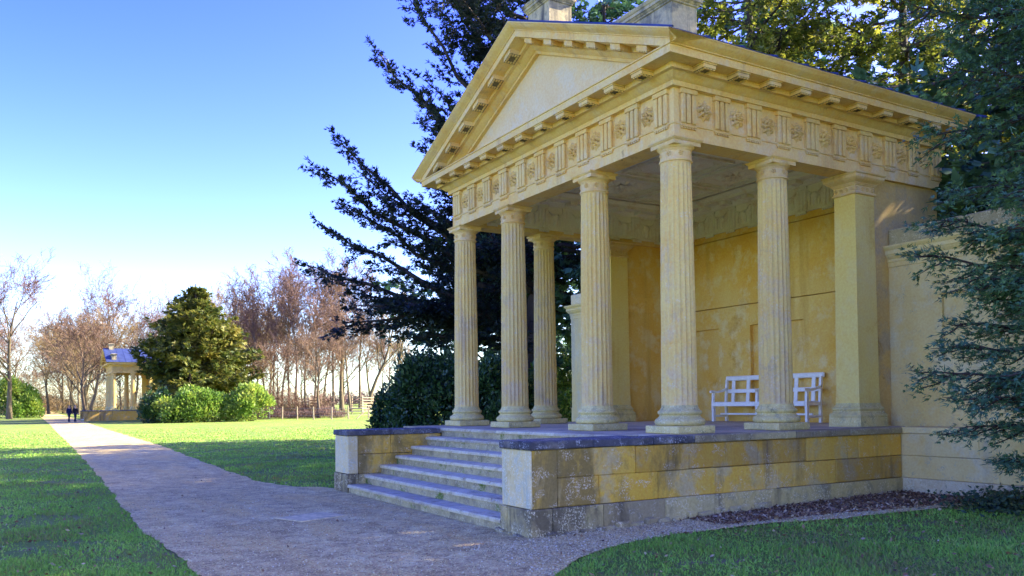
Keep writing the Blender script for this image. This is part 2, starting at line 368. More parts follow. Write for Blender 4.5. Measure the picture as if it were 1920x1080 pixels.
cap = MB().lathe([(0.219,3.87),(0.222,3.885),(0.236,3.89),(0.241,3.905),(0.236,3.92),(0.228,3.925),(0.226,3.93),(0.223,3.945),(0.221,3.95),(0.221,4.04),(0.224,4.043),(0.229,4.045),(0.229,4.055),(0.235,4.058),(0.235,4.068),
      (0.242,4.072),(0.256,4.085),(0.270,4.10),(0.278,4.12),(0.278,4.135),(0.268,4.145)], 40)
def bud(mb, c, out, up, r, h, n=6):
    """one flower: centre boss and petals on a surface facing 'out'"""
    c, out, up = Vector(c), Vector(out), Vector(up); sd = out.cross(up)
    for k in range(n):
        a = 2*math.pi*k/n; d = sd*math.cos(a)+up*math.sin(a); t = sd*-math.sin(a)+up*math.cos(a)
        w = r*math.pi/n*0.80
        mb.add([c+d*r*0.22, c+d*r*0.68+t*w, c+d*r, c+d*r*0.68-t*w, c+d*r*0.66+out*h, c-out*h*0.3+d*r*0.6], [(0,1,4),(1,2,4),(2,3,4),(3,0,4)])
    mb.add([c+sd*r*0.3, c+up*r*0.3, c-sd*r*0.3, c-up*r*0.3, c+out*h*1.25], [(0,1,4),(1,2,4),(2,3,4),(3,0,4)])
for k in range(8):
    a = 2*math.pi*(k+0.5)/8; o = Vector((math.cos(a), math.sin(a), 0)); bud(cap, o*0.221+Vector((0,0,3.995)), o, (0,0,1), 0.042, 0.02, 5)
cap_me = cap.mesh('capital', M['stone'], 40)
ab = square_mould([(0,0),(0,0.058),(0.012,0.061),(0.020,0.072),(0.030,0.082),(0.030,0.0955)], -0.252, 0.252, -0.252, 0.252, 4.102)
ab_me = ab.mesh('abacus', M['stone'])
for i, (x, y) in enumerate([(0,CY[0]), (0,CY[1]), (0,CY[2]), (0,CY[3]), (1.988,0), (1.988,YE)]):
    c = place('column', shafts[i % 3], temple, (x, y, P))
    for nm, me in (('plinth', plinth_me), ('base', base_me), ('capital', cap_me), ('abacus', ab_me)):
        q = place(nm, me, c)
        if nm in ('base', 'capital'): q.rotation_euler.z = i*0.7
    c.rotation_euler.z = 0
# --- antae (square corner piers) and walls
def anta(y0, y1):
    x0, x1 = 3.70, 4.21
    a = square_mould([(0.012,0.39),(0.004,0.8),(0.0,1.8),(-0.012,3.86)], x0, x1, y0, y1, P).build('corner_pier', M['pier'], temple)
    square_mould([(0.096,0.0),(0.096,0.145),(0.090,0.15)], x0, x1, y0, y1, P).build('plinth', M['base'], a)
    square_mould([(0.085,0.15),(0.093,0.17),(0.093,0.20),(0.075,0.222),(0.06,0.225),(0.06,0.24),(0.045,0.255),(0.045,0.27),(0.056,0.278),(0.06,0.295),(0.052,0.315),(0.03,0.33),(0.03,0.345),(0.018,0.36),(0.012,0.392)], x0, x1, y0, y1, P).build('base', M['base'], a)
    cp = square_mould([(-0.012,3.855),(0.012,3.86),(0.02,3.875),(0.012,3.892),(-0.004,3.90),(-0.006,4.0),(0.0,4.008),(0.012,4.012),(0.012,4.024),(0.024,4.03),(0.028,4.045),(0.05,4.06),(0.085,4.082),(0.105,4.105),(0.108,4.112),(0.112,4.115),(0.112,4.16),(0.125,4.168),(0.135,4.18),(0.135,4.1965)], x0, x1, y0, y1, P)
    for k in range(4): bud(cp, (x0+0.06+k*0.13, y0+0.004, P+3.95), (0,-1,0), (0,0,1), 0.04, 0.02, 5)
    for k in range(4): bud(cp, (x0+0.004, y0+0.055+k*0.107, P+3.95), (-1,0,0), (0,0,1), 0.04, 0.02, 5)
    cp.build('capital', M['stone'], a)
anta(-0.2155, 0.2155); anta(YE-0.2155, YE+0.2155)
XB = 5.70
MB().box(4.212, 6.10, -0.12, 0.10, P-0.3, 5.348).build('flank_wall', M['flank'], temple)
MB().box(4.212, 6.10, 6.50, 6.72, P-0.3, 5.348).build('flank_wall', M['render'], temple)
for y0, y1 in ((0.10, 0.115), (6.485, 6.50)): MB().box(4.215, XB, y0, y1, 3.742, 4.10).build('string_course', M['render'], temple)
rear = MB().box(XB+0.09, 6.098, 0.10, 6.50, P-0.3, 6.06)
pz, pb = 3.27, 1.42
for a, b in ((0.1, 0.2), (1.62, 2.58), (4.02, 4.98), (6.4, 6.5)): rear.box(XB, XB+0.092, a, b, pb, pz)
for a, b in ((P-0.02, pb), (pz, 3.728), (3.742, 5.296), (5.31, 5.46)): rear.box(XB, XB+0.092, 0.1, 6.5, a, b)      # open joints below the string course and the fillet
rw = rear.build('rear_wall', M['render'], temple)
MB().box(XB-0.022, XB+0.003, 0.118, 6.482, 3.744, 4.10).build('string_course', M['render'], rw)
MB().box(XB-0.010, XB+0.003, 0.118, 6.482, 5.31, 5.345).build('fillet', M['render'], rw)
MB().box(XB-0.012, XB+0.003, 0.118, 6.482, P, 1.30).build('skirting', M['render'], rw)
# --- entablature
A = 0.189
ent = MB()
ent.box(-A, A, -A, YE+A, 5.35, 5.572); ent.box(A, 6.10, -A, A, 5.35, 5.572); ent.box(A, 6.10, YE-A, YE+A, 5.35, 5.572)
F_ = 0.172
ent.box(-F_, F_, -F_, YE+F_, 5.572, 6.20); ent.box(F_, 6.09, -F_, F_, 5.572, 6.20); ent.box(F_, 6.09, YE-F_, YE+F_, 5.572, 6.20)
for yy in (-A+0.001, ): ent.box(-A+0.001, -0.092, yy, -0.092, 5.572, 6.068)            # corner strip beside the corner triglyphs
ent.box(-A+0.001, -0.1, YE+0.092, YE+A-0.001, 5.572, 6.068)
entab = ent.build('entablature', M['stone'], temple)
def ring(prof, name, mat, par, back=6.10):
    """moulding round front and both flanks: profile of (outward offset, height)"""
    mb = MB()
    mb.sweep(prof, [lambda o, z: (-o, -o, z), lambda o, z: (-o, YE+o, z)])
    mb.sweep(prof, [lambda o, z: (-o, -o, z), lambda o, z: (back, -o, z)])
    mb.sweep(prof, [lambda o, z: (-o, YE+o, z), lambda o, z: (back, YE+o, z)])
    return mb.build(name, mat, par)
ring([(0.15,5.556),(0.204,5.556),(0.207,5.578),(0.15,5.580)], 'taenia', M['stone'], entab)
# triglyph with regula and drops; faces -X
tg = MB()
w = 0.15
tg.cbox(-0.016, 0.02, -w, w, 0.0, 0.44, 0.003)
for k in range(3): tg.cbox(-0.062, -0.014, -w+0.010+k*0.101, -w+0.010+k*0.101+0.078, 0.0, 0.425, 0.012)
tg.cbox(-0.070, 0.02, -w-0.006, w+0.006, 0.425, 0.494, 0.005)
tg.cbox(-0.047, 0.01, -w-0.004, w+0.004, -0.048, -0.022, 0.003)
for k in range(6):
    y = -w+0.027+k*0.049; tg.add([(-0.040,y-0.012,-0.049),(-0.040,y+0.012,-0.049),(-0.018,y+0.012,-0.049),(-0.018,y-0.012,-0.049),(-0.045,y-0.017,-0.072),(-0.045,y+0.017,-0.072),(-0.016,y+0.017,-0.072),(-0.016,y-0.017,-0.072)],
        [(0,1,5,4),(1,2,6,5),(2,3,7,6),(3,0,4,7),(4,5,6,7)])
tg_me = tg.mesh('triglyph', M['stone'])
ro = MB()
bud(ro, (-0.002,0,0), (-1,0,0), (0,0,1), 0.162, 0.055, 8); bud(ro, (-0.030,0,0), (-1,0,0), (0,0,1), 0.105, 0.050, 6); bud(ro, (-0.062,0,0), (-1,0,0), (0,0,1), 0.05, 0.03, 5)
ro_me = ro.mesh('rosette', M['stone'])
ZF = 5.574; sp = (YE-0.13)/10
for i in range(11):
    y = 0.065+sp*i
    place('triglyph', tg_me, entab, (-F_-0.0, y, ZF))
    if i < 10: place('rosette', ro_me, entab, (-F_, y+sp/2, 5.815)).rotation_euler.x = random.uniform(0, 6)
sx = 0.655
for i in range(10):
    x = 0.067+sx*i
    place('triglyph', tg_me, entab, (x, -F_, ZF), math.pi/2)
    if i < 9:
        r = place('rosette', ro_me, entab, (x+sx/2, -F_, 5.815), math.pi/2); r.rotation_euler = (random.uniform(0, 6), 0, math.pi/2)
# cornice with blocks under it
bed = [(0.10,6.069),(0.262,6.069),(0.262,6.14),(0.285,6.15),(0.31,6.165),(0.355,6.205),(0.375,6.225),(0.44,6.228),(0.44,6.30),(0.60,6.30),(0.63,6.294),(0.686,6.294),(0.686,6.40),(0.705,6.403),(0.705,6.42),(0.10,6.47)]
cor = MB()
cor.sweep(bed, [lambda o, z: (-o, -o, z), lambda o, z: (-o, YE+o, z)])
fl = bed[:-3] + [(0.712,6.402),(0.712,6.416),(0.738,6.43),(0.785,6.455),(0.822,6.482),(0.838,6.505),(0.845,6.508),(0.845,6.525),(0.10,6.52)]
cor.sweep(fl, [lambda o, z: (-o, -o, z), lambda o, z: (6.15, -o, z)]); cor.sweep(fl, [lambda o, z: (-o, YE+o, z), lambda o, z: (6.15, YE+o, z)])
cornice = cor.build('cornice', M['stone'], temple, smooth=35)
def shade_soffit(me):
    """recess shade painted dark between the little drops on the underside"""
    me.materials.append(M['joint_and_shade'])  # mortar colour reused as painted shade on the soffit
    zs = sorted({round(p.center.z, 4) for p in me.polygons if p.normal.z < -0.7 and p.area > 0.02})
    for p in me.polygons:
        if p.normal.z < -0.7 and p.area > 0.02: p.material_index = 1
mo = MB().cbox(-0.655, -0.43, -0.115, 0.115, 6.222, 6.296, 0.005)
mo.cbox(-0.668, -0.43, -0.128, 0.128, 6.274, 6.297, 0.004)
for i in range(4):
    for j in range(4):
        if (i, j) in ((1,1),(1,2),(2,1),(2,2)): continue
        mo.box(-0.645+i*0.052, -0.645+i*0.052+0.034, -0.103+j*0.053, -0.103+j*0.053+0.036, 6.208, 6.2235)
mo_me = mo.mesh('cornice_block', M['stone']); shade_soffit(mo_me)
for i in range(11): place('cornice_block', mo_me, cornice, (0, 0.065+sp*i, 0))
for i in range(10): place('cornice_block', mo_me, cornice, (0.067+sx*i, 0, 0), math.pi/2)
# pediment
SL = 0.42; ZT = 6.525; YO = 0.845
def zt(y): return ZT + SL*(min(y, YE-y)+YO)
MB().add([(-A,-0.3,6.45),(-A,YE+0.3,6.45),(-A,YM,zt(YM)-0.3),(A,-0.3,6.45),(A,YE+0.3,6.45),(A,YM,zt(YM)-0.3)], [(0,1,2),(3,4,5),(0,1,4,3),(1,2,5,4),(2,0,3,5)]).build('pediment', M['tymp'], temple)
rk = [(0.845,0),(0.845,-0.017),(0.838,-0.02),(0.822,-0.043),(0.785,-0.07),(0.738,-0.095),(0.712,-0.109),(0.712,-0.123),(0.691,-0.125),(0.691,-0.236),(0.60,-0.236),(0.60,-0.242),(0.44,-0.242),(0.44,-0.312),(0.37,-0.316),(0.345,-0.34),(0.29,-0.392),(0.262,-0.40),(0.262,-0.452),(0.10,-0.452),(0.10,-0.002)]
for sgn in (1, -1):
    ye = -YO if sgn > 0 else YE+YO
    r = MB().sweep(rk, [lambda o, t: (-o, ye+sgn*max(0, (6.412-ZT-t)/SL), max(ZT+t, 6.412)), lambda o, t: (-o, YM, zt(YM)+t)]).build('raking_cornice', M['stone'], temple, smooth=35)
    for k in range(6):
        d = 3.62*(k+0.5)/6 + 0.28
        y = YM - sgn*(d-0.16) if k else YM - sgn*0.42
        y = YM - sgn*(0.36 + 0.60*k)
        hw = 0.112; zz = lambda q: zt(q)-0.24
        mb = MB(); vs = []
        for dy in (-hw, hw):
            for x, dz in ((-0.655,-0.083),(-0.43,-0.083),(-0.43,0),(-0.655,0)): vs.append((x, y+dy, zz(y+dy)+dz))
        mb.add(vs, [(0,1,2,3),(7,6,5,4),(0,4,5,1),(1,5,6,2),(2,6,7,3),(3,7,4,0)])
        for i in range(4):
            for j in range(4):
                if (i, j) in ((1,1),(1,2),(2,1),(2,2)): continue
                x = -0.645+i*0.052; yy = y-0.103+j*0.053; v8 = []
                for dy in (0, 0.036):
                    for xx, dz in ((x,-0.097),(x+0.034,-0.097),(x+0.034,-0.082),(x,-0.082)): v8.append((xx, yy+dy, zz(yy+dy)+dz))
                mb.add(v8, [(0,1,2,3),(7,6,5,4),(0,4,5,1),(1,5,6,2),(3,7,4,0)])
        shade_soffit(mb.build('cornice_block', M['stone'], r).data)
# roof: lead sheets with rolls
rf = MB()
for sgn in (1, -1):
    ye = -YO-0.006 if sgn > 0 else YE+YO+0.006
    z0, z1 = ZT-0.002, zt(YM)+0.006
    vs = []
    for x in (-0.835, 6.19):
        for y, z in ((ye, z0), (YM, z1), (YM, z1+0.012), (ye, z0+0.012)): vs.append((x, y, z))
    rf.add(vs, [(0,1,2,3),(7,6,5,4),(0,4,5,1),(1,5,6,2),(2,6,7,3),(3,7,4,0)])
    for k in range(12):
        x = -0.78+k*0.66; rf.tube([(x, ye+sgn*0.004, z0+0.018), (x, YM, z1+0.018)], 0.022, 6)
rf.tube([(-0.82, YM, zt(YM)+0.02), (6.19, YM, zt(YM)+0.02)], 0.035, 8)
roof = rf.build('roof', M['lead'], temple)
# stone pedestals on the roof: apex and both corners
def pedestal(y0, y1, zc):
    f = lambda y: zt(y)-0.06
    ys = [y0, y1] if not y0 < YM < y1 else [y0, YM, y1]
    mb = MB(); n = len(ys); vs = [(x, y, z) for x in (-0.20, 0.275) for y in ys for z in (f(y), zc)]; fs = []
    for k in range(n-1):
        for o in (0, 2*n): fs.append((o+2*k, o+2*k+1, o+2*k+3, o+2*k+2))
        fs += [(2*k+1, 2*n+2*k+1, 2*n+2*k+3, 2*k+3), (2*k, 2*k+2, 2*n+2*k+2, 2*n+2*k)]
    fs += [(0, 2*n, 2*n+1, 1), (2*n-2, 2*n-1, 4*n-1, 4*n-2)]
    p_ = mb.add(vs, fs).build('roof_pedestal', M['attic'], temple)
    square_mould([(0,0),(0.02,0.01),(0.02,0.03),(0.035,0.04),(0.05,0.06),(0.065,0.065),(0.065,0.11),(0.08,0.12),(0.095,0.15),(0.095,0.17),(0.0,0.20)], -0.20, 0.275, y0, y1, zc-0.004).build('cap', M['attic'], p_)
pedestal(2.955, 3.645, 8.65); pedestal(-0.19, 1.05, 7.30); pedestal(5.55, 6.79, 7.30)
# --- inside: plaster frieze with ox skulls, cornice, ceiling
pl = MB()
pl.box(XB-0.03, XB+0.02, 0.19, 6.41, 5.452, 5.98); pl.box(0.19, XB-0.03, 6.37, 6.42, 5.452, 5.98); pl.box(0.19, XB-0.03, 0.18, 0.225, 5.452, 5.98)
pl.box(0.18, 0.225, 0.225, 6.37, 5.452, 5.98)
def inner(prof, name, par):
    """moulding round the inside of the room: (inset from the wall, height)"""
    mb = MB(); x0, x1, y0, y1 = 0.19, XB, 0.19, 6.41
    c = [lambda o, z: (x0+o, y0+o, z), lambda o, z: (x1-o, y0+o, z), lambda o, z: (x1-o, y1-o, z), lambda o, z: (x0+o, y1-o, z), lambda o, z: (x0+o, y0+o, z)]
    mb.sweep(prof, c, caps=False); return mb.build(name, M['plaster'], par)
pfr = pl.build('plaster_frieze', M['plaster'], temple)
inner([(0.0,5.45),(0.05,5.45),(0.055,5.475),(0.0,5.477)], 'taenia', pfr)
icor = inner([(0.0,5.975),(0.06,5.975),(0.07,6.0),(0.12,6.05),(0.13,6.075),(0.36,6.08),(0.36,6.14),(0.40,6.17),(0.44,6.20),(0.44,6.215),(0.0,6.26)], 'plaster_cornice', temple)
ceil = MB().box(0.16, XB+0.1, 0.16, 6.19, 6.235, 6.30).build('ceiling', M['plaster'], temple)
tp = MB(); tp.cbox(-0.012, 0.01, -0.13, 0.13, 0, 0.44, 0.003)
for k in range(3): tp.cbox(-0.03, -0.010, -0.118+k*0.085, -0.118+k*0.085+0.066, 0, 0.43, 0.01)
tp.cbox(-0.035, 0.01, -0.135, 0.135, 0.43, 0.49, 0.004)
tp.box(-0.055, -0.03, -0.13, 0.13, -0.055, -0.028)
for k in range(6): y = -0.112+k*0.0448; tp.box(-0.055, -0.03, y-0.014, y+0.014, -0.09, -0.0555)
tp_me = tp.mesh('plaster_triglyph', M['plaster'])
sk = MB()
sec = [(0.0,0.05,0.018),(0.05,0.062,0.032),(0.12,0.05,0.034),(0.18,0.088,0.042),(0.23,0.098,0.042),(0.27,0.072,0.036),(0.29,0.04,0.016)]   # height, half width, relief
vs = []
for h, hw, rl in sec: vs += [(0, -hw, h), (-rl*0.7, -hw*0.75, h), (-rl, 0, h), (-rl*0.7, hw*0.75, h), (0, hw, h)]
fs = []
for i in range(len(sec)-1):
    for j in range(4): fs.append((i*5+j, i*5+j+1, i*5+6+j, i*5+5+j))
sk.add(vs, fs)
for s in (1, -1):
    sk.tube([(-0.02, s*0.07, 0.265), (-0.025, s*0.13, 0.285), (-0.025, s*0.175, 0.315), (-0.02, s*0.185, 0.355)], [0.02, 0.018, 0.013, 0.004], 6)
    sk.tube([(-0.015, s*0.10, 0.235), (-0.02, s*0.14, 0.22)], [0.016, 0.004], 5)
    sk.tube([(-0.012, s*0.11, 0.20), (-0.012, s*0.125, 0.06), (-0.012, s*0.10, 0.01)], [0.010, 0.012, 0.005], 5)
sk_me = sk.mesh('ox_skull', M['plaster'], 50)
ip = 0.655
for i in range(9):
    y = 0.55+ip*i
    if y < 6.3: place('triglyph', tp_me, pfr, (XB-0.031, y, 5.479))
    if y+ip/2 < 6.2: place('ox_skull', sk_me, pfr, (XB-0.031, y+ip/2, 5.53))
for i in range(8):
    x = 0.52+ip*i
    if x < 5.5: place('triglyph', tp_me, pfr, (x, 6.369, 5.479), math.pi/2)
    if x+ip/2 < 5.4: place('ox_skull', sk_me, pfr, (x+ip/2, 6.369, 5.53), math.pi/2)
im = MB().cbox(-0.33, -0.10, -0.10, 0.10, 6.00, 6.079, 0.006).mesh('plaster_block', M['plaster'])
for i in range(9): place('cornice_block', im, icor, (XB, 0.55+ip*i, 0))
for i in range(8): place('cornice_block', im, icor, (0.52+ip*i, 6.41, 0), math.pi/2)
# ceiling compartments with roundels
cx = [0.75, 2.15, 3.85, 5.2]; cyy = [0.75, 2.4, 4.2, 5.85]
for i in range(3):
    for j in range(3):
        x0, x1, y0, y1 = cx[i]+0.09, cx[i+1]-0.09, cyy[j]+0.09, cyy[j+1]-0.09
        fr = MB()
        for o, wd, h in ((0, 0.05, 0.05), (0.12, 0.03, 0.03)):
            a0, a1, b0, b1 = x0+o, x1-o, y0+o, y1-o
            fr.box(a0, a1, b0, b0+wd, 6.235-h, 6.236); fr.box(a0, a1, b1-wd, b1, 6.235-h, 6.236)
            fr.box(a0, a0+wd, b0+wd, b1-wd, 6.235-h, 6.236); fr.box(a1-wd, a1, b0+wd, b1-wd, 6.235-h, 6.236)
        fo = fr.build('ceiling_frame', M['plaster'], ceil)
        rr = min(x1-x0, y1-y0)/2-0.2; c = ((x0+x1)/2, (y0+y1)/2, 6.234)
        rd = MB(); bud(rd, c, (0,0,-1), (1,0,0), rr, 0.06, 12); bud(rd, (c[0], c[1], 6.20), (0,0,-1), (1,0,0), rr*0.5, 0.05, 8)
        rd.build('ceiling_roundel', M['plaster'], ceil)
        for qx in (x0+0.24, x1-0.24):
            for qy in (y0+0.24, y1-0.24):
                rd = MB(); bud(rd, (qx, qy, 6.234), (0,0,-1), (1,0,0), 0.09, 0.04, 6); rd.build('ceiling_flower', M['plaster'], fo)

# ------------------------------------------------------------------ bench under the portico
def make_bench():
    b = thing('garden_bench', 'long white painted wooden garden bench against the ochre rear wall of the temple', 'bench', (5.36, 3.34, P))
    L, D = 2.62, 0.46; h = L/2
    def bar(name, x0, x1, y0, y1, z0, z1, par=b, c=0.008): return MB().cbox(x0, x1, y0, y1, z0, z1, c).build(name, M['white'], par)
    for y in (-h+0.03, 0.0, h-0.03):                                             # legs and arms at both ends and the middle
        t = 0.027
        def prof(pts, name):
            m = MB(); n = len(pts); m.add([(x, y-t, z) for x, z in pts]+[(x, y+t, z) for x, z in pts], [tuple(range(n)), tuple(range(2*n-1, n-1, -1))]+[(i, (i+1) % n, n+(i+1) % n, n+i) for i in range(n)])
            return m.build(name, M['white'], b)
        prof([(-0.235,0),(-0.175,0),(-0.17,0.36),(-0.185,0.44),(-0.175,0.63),(-0.225,0.63),(-0.235,0.46),(-0.24,0.40),(-0.235,0.2)], 'front_leg')
        prof([(0.165,0),(0.225,0),(0.205,0.4),(0.25,0.93),(0.20,0.93),(0.155,0.42),(0.165,0.2)], 'back_leg')
        prof([(-0.29,0.635),(-0.29,0.675),(-0.24,0.69),(-0.1,0.675),(0.05,0.695),(0.205,0.745),(0.205,0.705),(0.06,0.655),(-0.08,0.632),(-0.2,0.632)], 'arm')
        bar('side_rail', -0.19, 0.18, y-0.022, y+0.022, 0.10, 0.145)
        bar('side_rail', -0.19, 0.18, y-0.022, y+0.022, 0.345, 0.405)
    bar('front_rail', -0.25, -0.215, -h+0.058, -0.028, 0.335, 0.425); bar('front_rail', -0.25, -0.215, 0.028, h-0.058, 0.335, 0.425)
    bar('stretcher', -0.03, 0.01, -h+0.05, h-0.05, 0.146, 0.185)
    for k in range(5): bar('seat_slat', -0.214+k*0.078, -0.214+k*0.078+0.068, -h+0.06, h-0.06, 0.407+0.002*(k == 0), 0.432)
    bk = MB()
    def lean(z): return 0.205+(z-0.42)*0.085
    tr = MB().cbox(lean(0.97)-0.025, lean(0.97)+0.03, -h-0.03, h+0.03, 0.90, 1.005, 0.022).build('top_rail', M['white'], b)
    bar('back_rail', lean(0.66)-0.018, lean(0.66)+0.018, -h+0.05, h-0.05, 0.625, 0.71)
    n = 6
    for k in range(n):
        y = -h+L*(k+0.5)/n
        m = MB(); x0, x1 = lean(0.42), lean(0.92); v = [(x0-0.012,0.42),(x0+0.012,0.42),(x1+0.012,0.92),(x1-0.012,0.92)]
        m.add([(x, y-0.045, z) for x, z in v]+[(x, y+0.045, z) for x, z in v], [(0,1,2,3),(7,6,5,4),(0,4,5,1),(1,5,6,2),(2,6,7,3),(3,7,4,0)]); m.build('back_slat', M['white'], b)
    return b
make_bench()

# ------------------------------------------------------------------ garden walls running off both sides of the temple
XW = 4.672
def garden_wall(y0, y1, label, ledge, niche=None):
    t = thing('garden_wall', label, 'wall', (XW+0.25, (y0+y1)/2, 0)); ox, oy = XW+0.25, (y0+y1)/2
    m = MB(); D = 0.5
    if niche:
        n0, n1, z0, z1, dp = niche
        m.box(XW+dp, XW+D, y0, y1, -0.3, 4.212)
        for a, b, c, d in ((y0, n0, 1.47, 3.85), (n1, y1, 1.47, 3.85), (n0, n1, 1.47, z0), (n0, n1, z1, 3.85)): m.box(XW, XW+dp+0.002, a, b, c, d)
        m.box(XW-0.02, XW+dp+0.004, y0, y1, -0.3, 1.474)
    else:
        m.box(XW, XW+D, y0, y1, 1.47, 4.212); m.box(XW-0.02, XW+D+0.02, y0-(0.0 if ledge else 0), y1, -0.3, 1.474)
    m.v = [(x-ox, y-oy, z) for x, y, z in m.v]; body = m.build('wall_face', M['wall'], t)
    e1 = y1 if ledge else y1
    pr = [(0.0,3.852),(0.012,3.854),(0.012,3.935),(0.025,3.94),(0.025,3.985),(0.04,4.0),(0.07,4.035),(0.08,4.06),(0.095,4.065),(0.095,4.13),(0.115,4.15),(0.14,4.185),(0.14,4.21),(0.0,4.222),(-0.3,4.222),(-0.3,3.852)]
    mb = MB()
    if ledge: mb.sweep(pr, [lambda o, z: (XW-o-ox, y0-oy, z), lambda o, z: (XW-o-ox, y1-oy, z)])
    else: mb.sweep(pr[:-2]+[(-0.2,4.222),(-0.2,3.852)], [lambda o, z: (XW-o-ox, y0-oy, z), lambda o, z: (XW-o-ox, y1+o-oy, z), lambda o, z: (XW+D+o-ox, y1+o-oy, z)])
    mb.build('cornice', M['wall'], t)
    a = y1
    while a > y0+0.05:
        b = max(y0, a-random.uniform(1.0, 1.5))
        MB().cbox(XW-0.005-ox, XW+D-ox, b+0.003-oy, a-0.003-oy, 4.224, 4.50+random.uniform(-.003,.003), 0.02, 0.004).build('coping_slab', M['coping2'] if ledge else M['cheek'], t); a = b
    if ledge:
        def blk(x0, x1, a, b, z0, z1, mat, nm): MB().cbox(x0-ox, x1-ox, a+0.002-oy, b-0.002-oy, z0+0.002, z1-0.002, 0.008, 0.002).build(nm, mat, t)
        a = -0.70
        first = True
        while a > y0:
            b = a-random.uniform(0.9, 1.4)
            blk(4.018, XW-0.022, b, a, 1.05, 1.15, M['wall'], 'ledge_slab')
            blk(4.034, XW-0.022, b, a, 0.70, 1.05, M['wall'], 'stone_block'); blk(4.034, XW-0.022, b-0.3, a-0.3 if not first else a, 0.345, 0.70, M['wall'], 'stone_block')
            blk(4.012, XW-0.022, b-0.15, a-0.15 if not first else a, -0.2, 0.345, M['step'], 'stone_block'); a = b; first = False
    return t
garden_wall(-9.0, -0.122, 'pale rendered garden wall with moulded cornice, half hidden by the dark yew', True, niche=(-2.3, -1.065, 2.2, 3.3, 0.06))
garden_wall(6.722, 9.43, 'short stretch of garden wall seen between the columns beyond the temple', False)

# ------------------------------------------------------------------ ground
def sstep(x, a, b):
    t = np.clip((np.asarray(x, float)-a)/(b-a), 0, 1); return t*t*(3-2*t)
def site(r, d):
    """survey point: r metres to the right and d metres ahead of the tripod -> world x, y"""
    return CAM.x+FW.x*d+RT.x*r, CAM.y+FW.y*d+RT.y*r
def hgt(x, y):
    x = np.asarray(x, float); y = np.asarray(y, float)
    dx, dy = x-CAM.x, y-CAM.y; d = dx*FW.x+dy*FW.y; r = dx*RT.x+dy*RT.y
    h = 0.0075*np.maximum(0, d-63) + 0.021*np.maximum(0, d-92)*sstep(r, -42, -24)
    h = h - 0.0075*np.maximum(0, d-400) - 0.021*np.maximum(0, d-330)*sstep(r, -42, -24)
    h = h + 0.015*np.clip(x+3, 0, 7)*sstep(-y, -1.0, 0.6)
    return h
def gz(x, y): return float(hgt(x, y))

def grass_mat():
    m, nt, b = new_mat('lawn_turf'); p = world_pos(nt)
    n1 = noise(nt, p, 0.35, 5, 0.6, 0.5); n2 = noise(nt, p, 2.2, 5, 0.7); n3 = noise(nt, p, 60, 3, 0.7)
    c = ramp(nt, n1, [(0.30, (0.12,0.205,0.026)), (0.52, (0.175,0.245,0.03)), (0.72, (0.235,0.24,0.042))])
    c = mix(nt, ramp(nt, n2, [(0.54, 0), (0.66, 1)]), c, (0.24,0.18,0.09))
    c = mix(nt, 0.5, c, ramp(nt, n3, [(0.3, (0.2,)*3), (0.7, (0.8,)*3)]), 'OVERLAY')
    nt.links.new(c, b.inputs['Base Color']); bump(nt, b, n3, 0.8, 0.04); return m
def gravel_mat():
    m, nt, b = new_mat('path_gravel'); p = world_pos(nt)
    v = N(nt, "ShaderNodeTexVoronoi", Scale=55.0); nt.links.new(p, v.inputs['Vector'])
    n1 = noise(nt, p, 0.5, 5, 0.6, 0.6); n2 = noise(nt, p, 3.0, 6, 0.75, 0.6); n4 = noise(nt, world_pos(nt, (1, 0.25, 1)), 1.3, 5, 0.6)
    c = ramp(nt, n1, [(0.35, (0.70,0.54,0.185)), (0.62, (0.84,0.70,0.28))])
    c = mix(nt, ramp(nt, n2, [(0.40, 0), (0.62, 1)]), c, (0.48,0.33,0.115))
    c = mix(nt, ramp(nt, n4, [(0.48, 0), (0.66, 0.8)]), c, (0.78,0.56,0.16))
    sp = N(nt, "ShaderNodeSeparateColor"); nt.links.new(v.outputs['Color'], sp.inputs[0])
    c = mix(nt, 0.75, c, ramp(nt, sp.outputs[0], [(0.0, (0.18,)*3), (0.6, (0.5,)*3), (0.93, (0.62,)*3), (1.0, (0.95,)*3)]), 'OVERLAY')
    nt.links.new(c, b.inputs['Base Color'])
    bump(nt, b, v.outputs['Distance'], 0.7, 0.02); return m
def mulch_mat():
    m, nt, b = new_mat('leaf_mould'); p = world_pos(nt)
    n1 = noise(nt, p, 5, 6, 0.75, 0.5); n2 = noise(nt, p, 50, 4, 0.8)
    c = ramp(nt, n1, [(0.3, (0.08,0.045,0.02)), (0.6, (0.20,0.12,0.06)), (0.75, (0.36,0.26,0.14))])
    c = mix(nt, 0.5, c, ramp(nt, n2, [(0.3, (0.15,)*3), (0.7, (0.85,)*3)]), 'OVERLAY')
    nt.links.new(c, b.inputs['Base Color']); bump(nt, b, n2, 0.9, 0.03); return m
M['grass'] = grass_mat(); M['gravel'] = gravel_mat(); M['mulch'] = mulch_mat()

# one sheet out to the horizon, rings round the tripod
rr = np.concatenate(([0.0], np.geomspace(0.8, 1800, 130))); na = 180
aa = np.linspace(0, 2*np.pi, na, endpoint=False)
gx = CAM.x+rr[:, None]*np.cos(aa); gy = CAM.y+rr[:, None]*np.sin(aa)
V = np.stack([gx, gy, hgt(gx, gy)], -1).reshape(-1, 3)
I = np.arange((len(rr)-1)*na).reshape(len(rr)-1, na); J = np.roll(I, -1, 1)
F4 = np.stack([I, I+na, J+na, J], -1).reshape(-1, 4)
tag(place('lawn', np_mesh('lawn', V, F4, M['grass'], True)), 'shaded and sunlit mown lawn on both sides of the path', kind='structure')

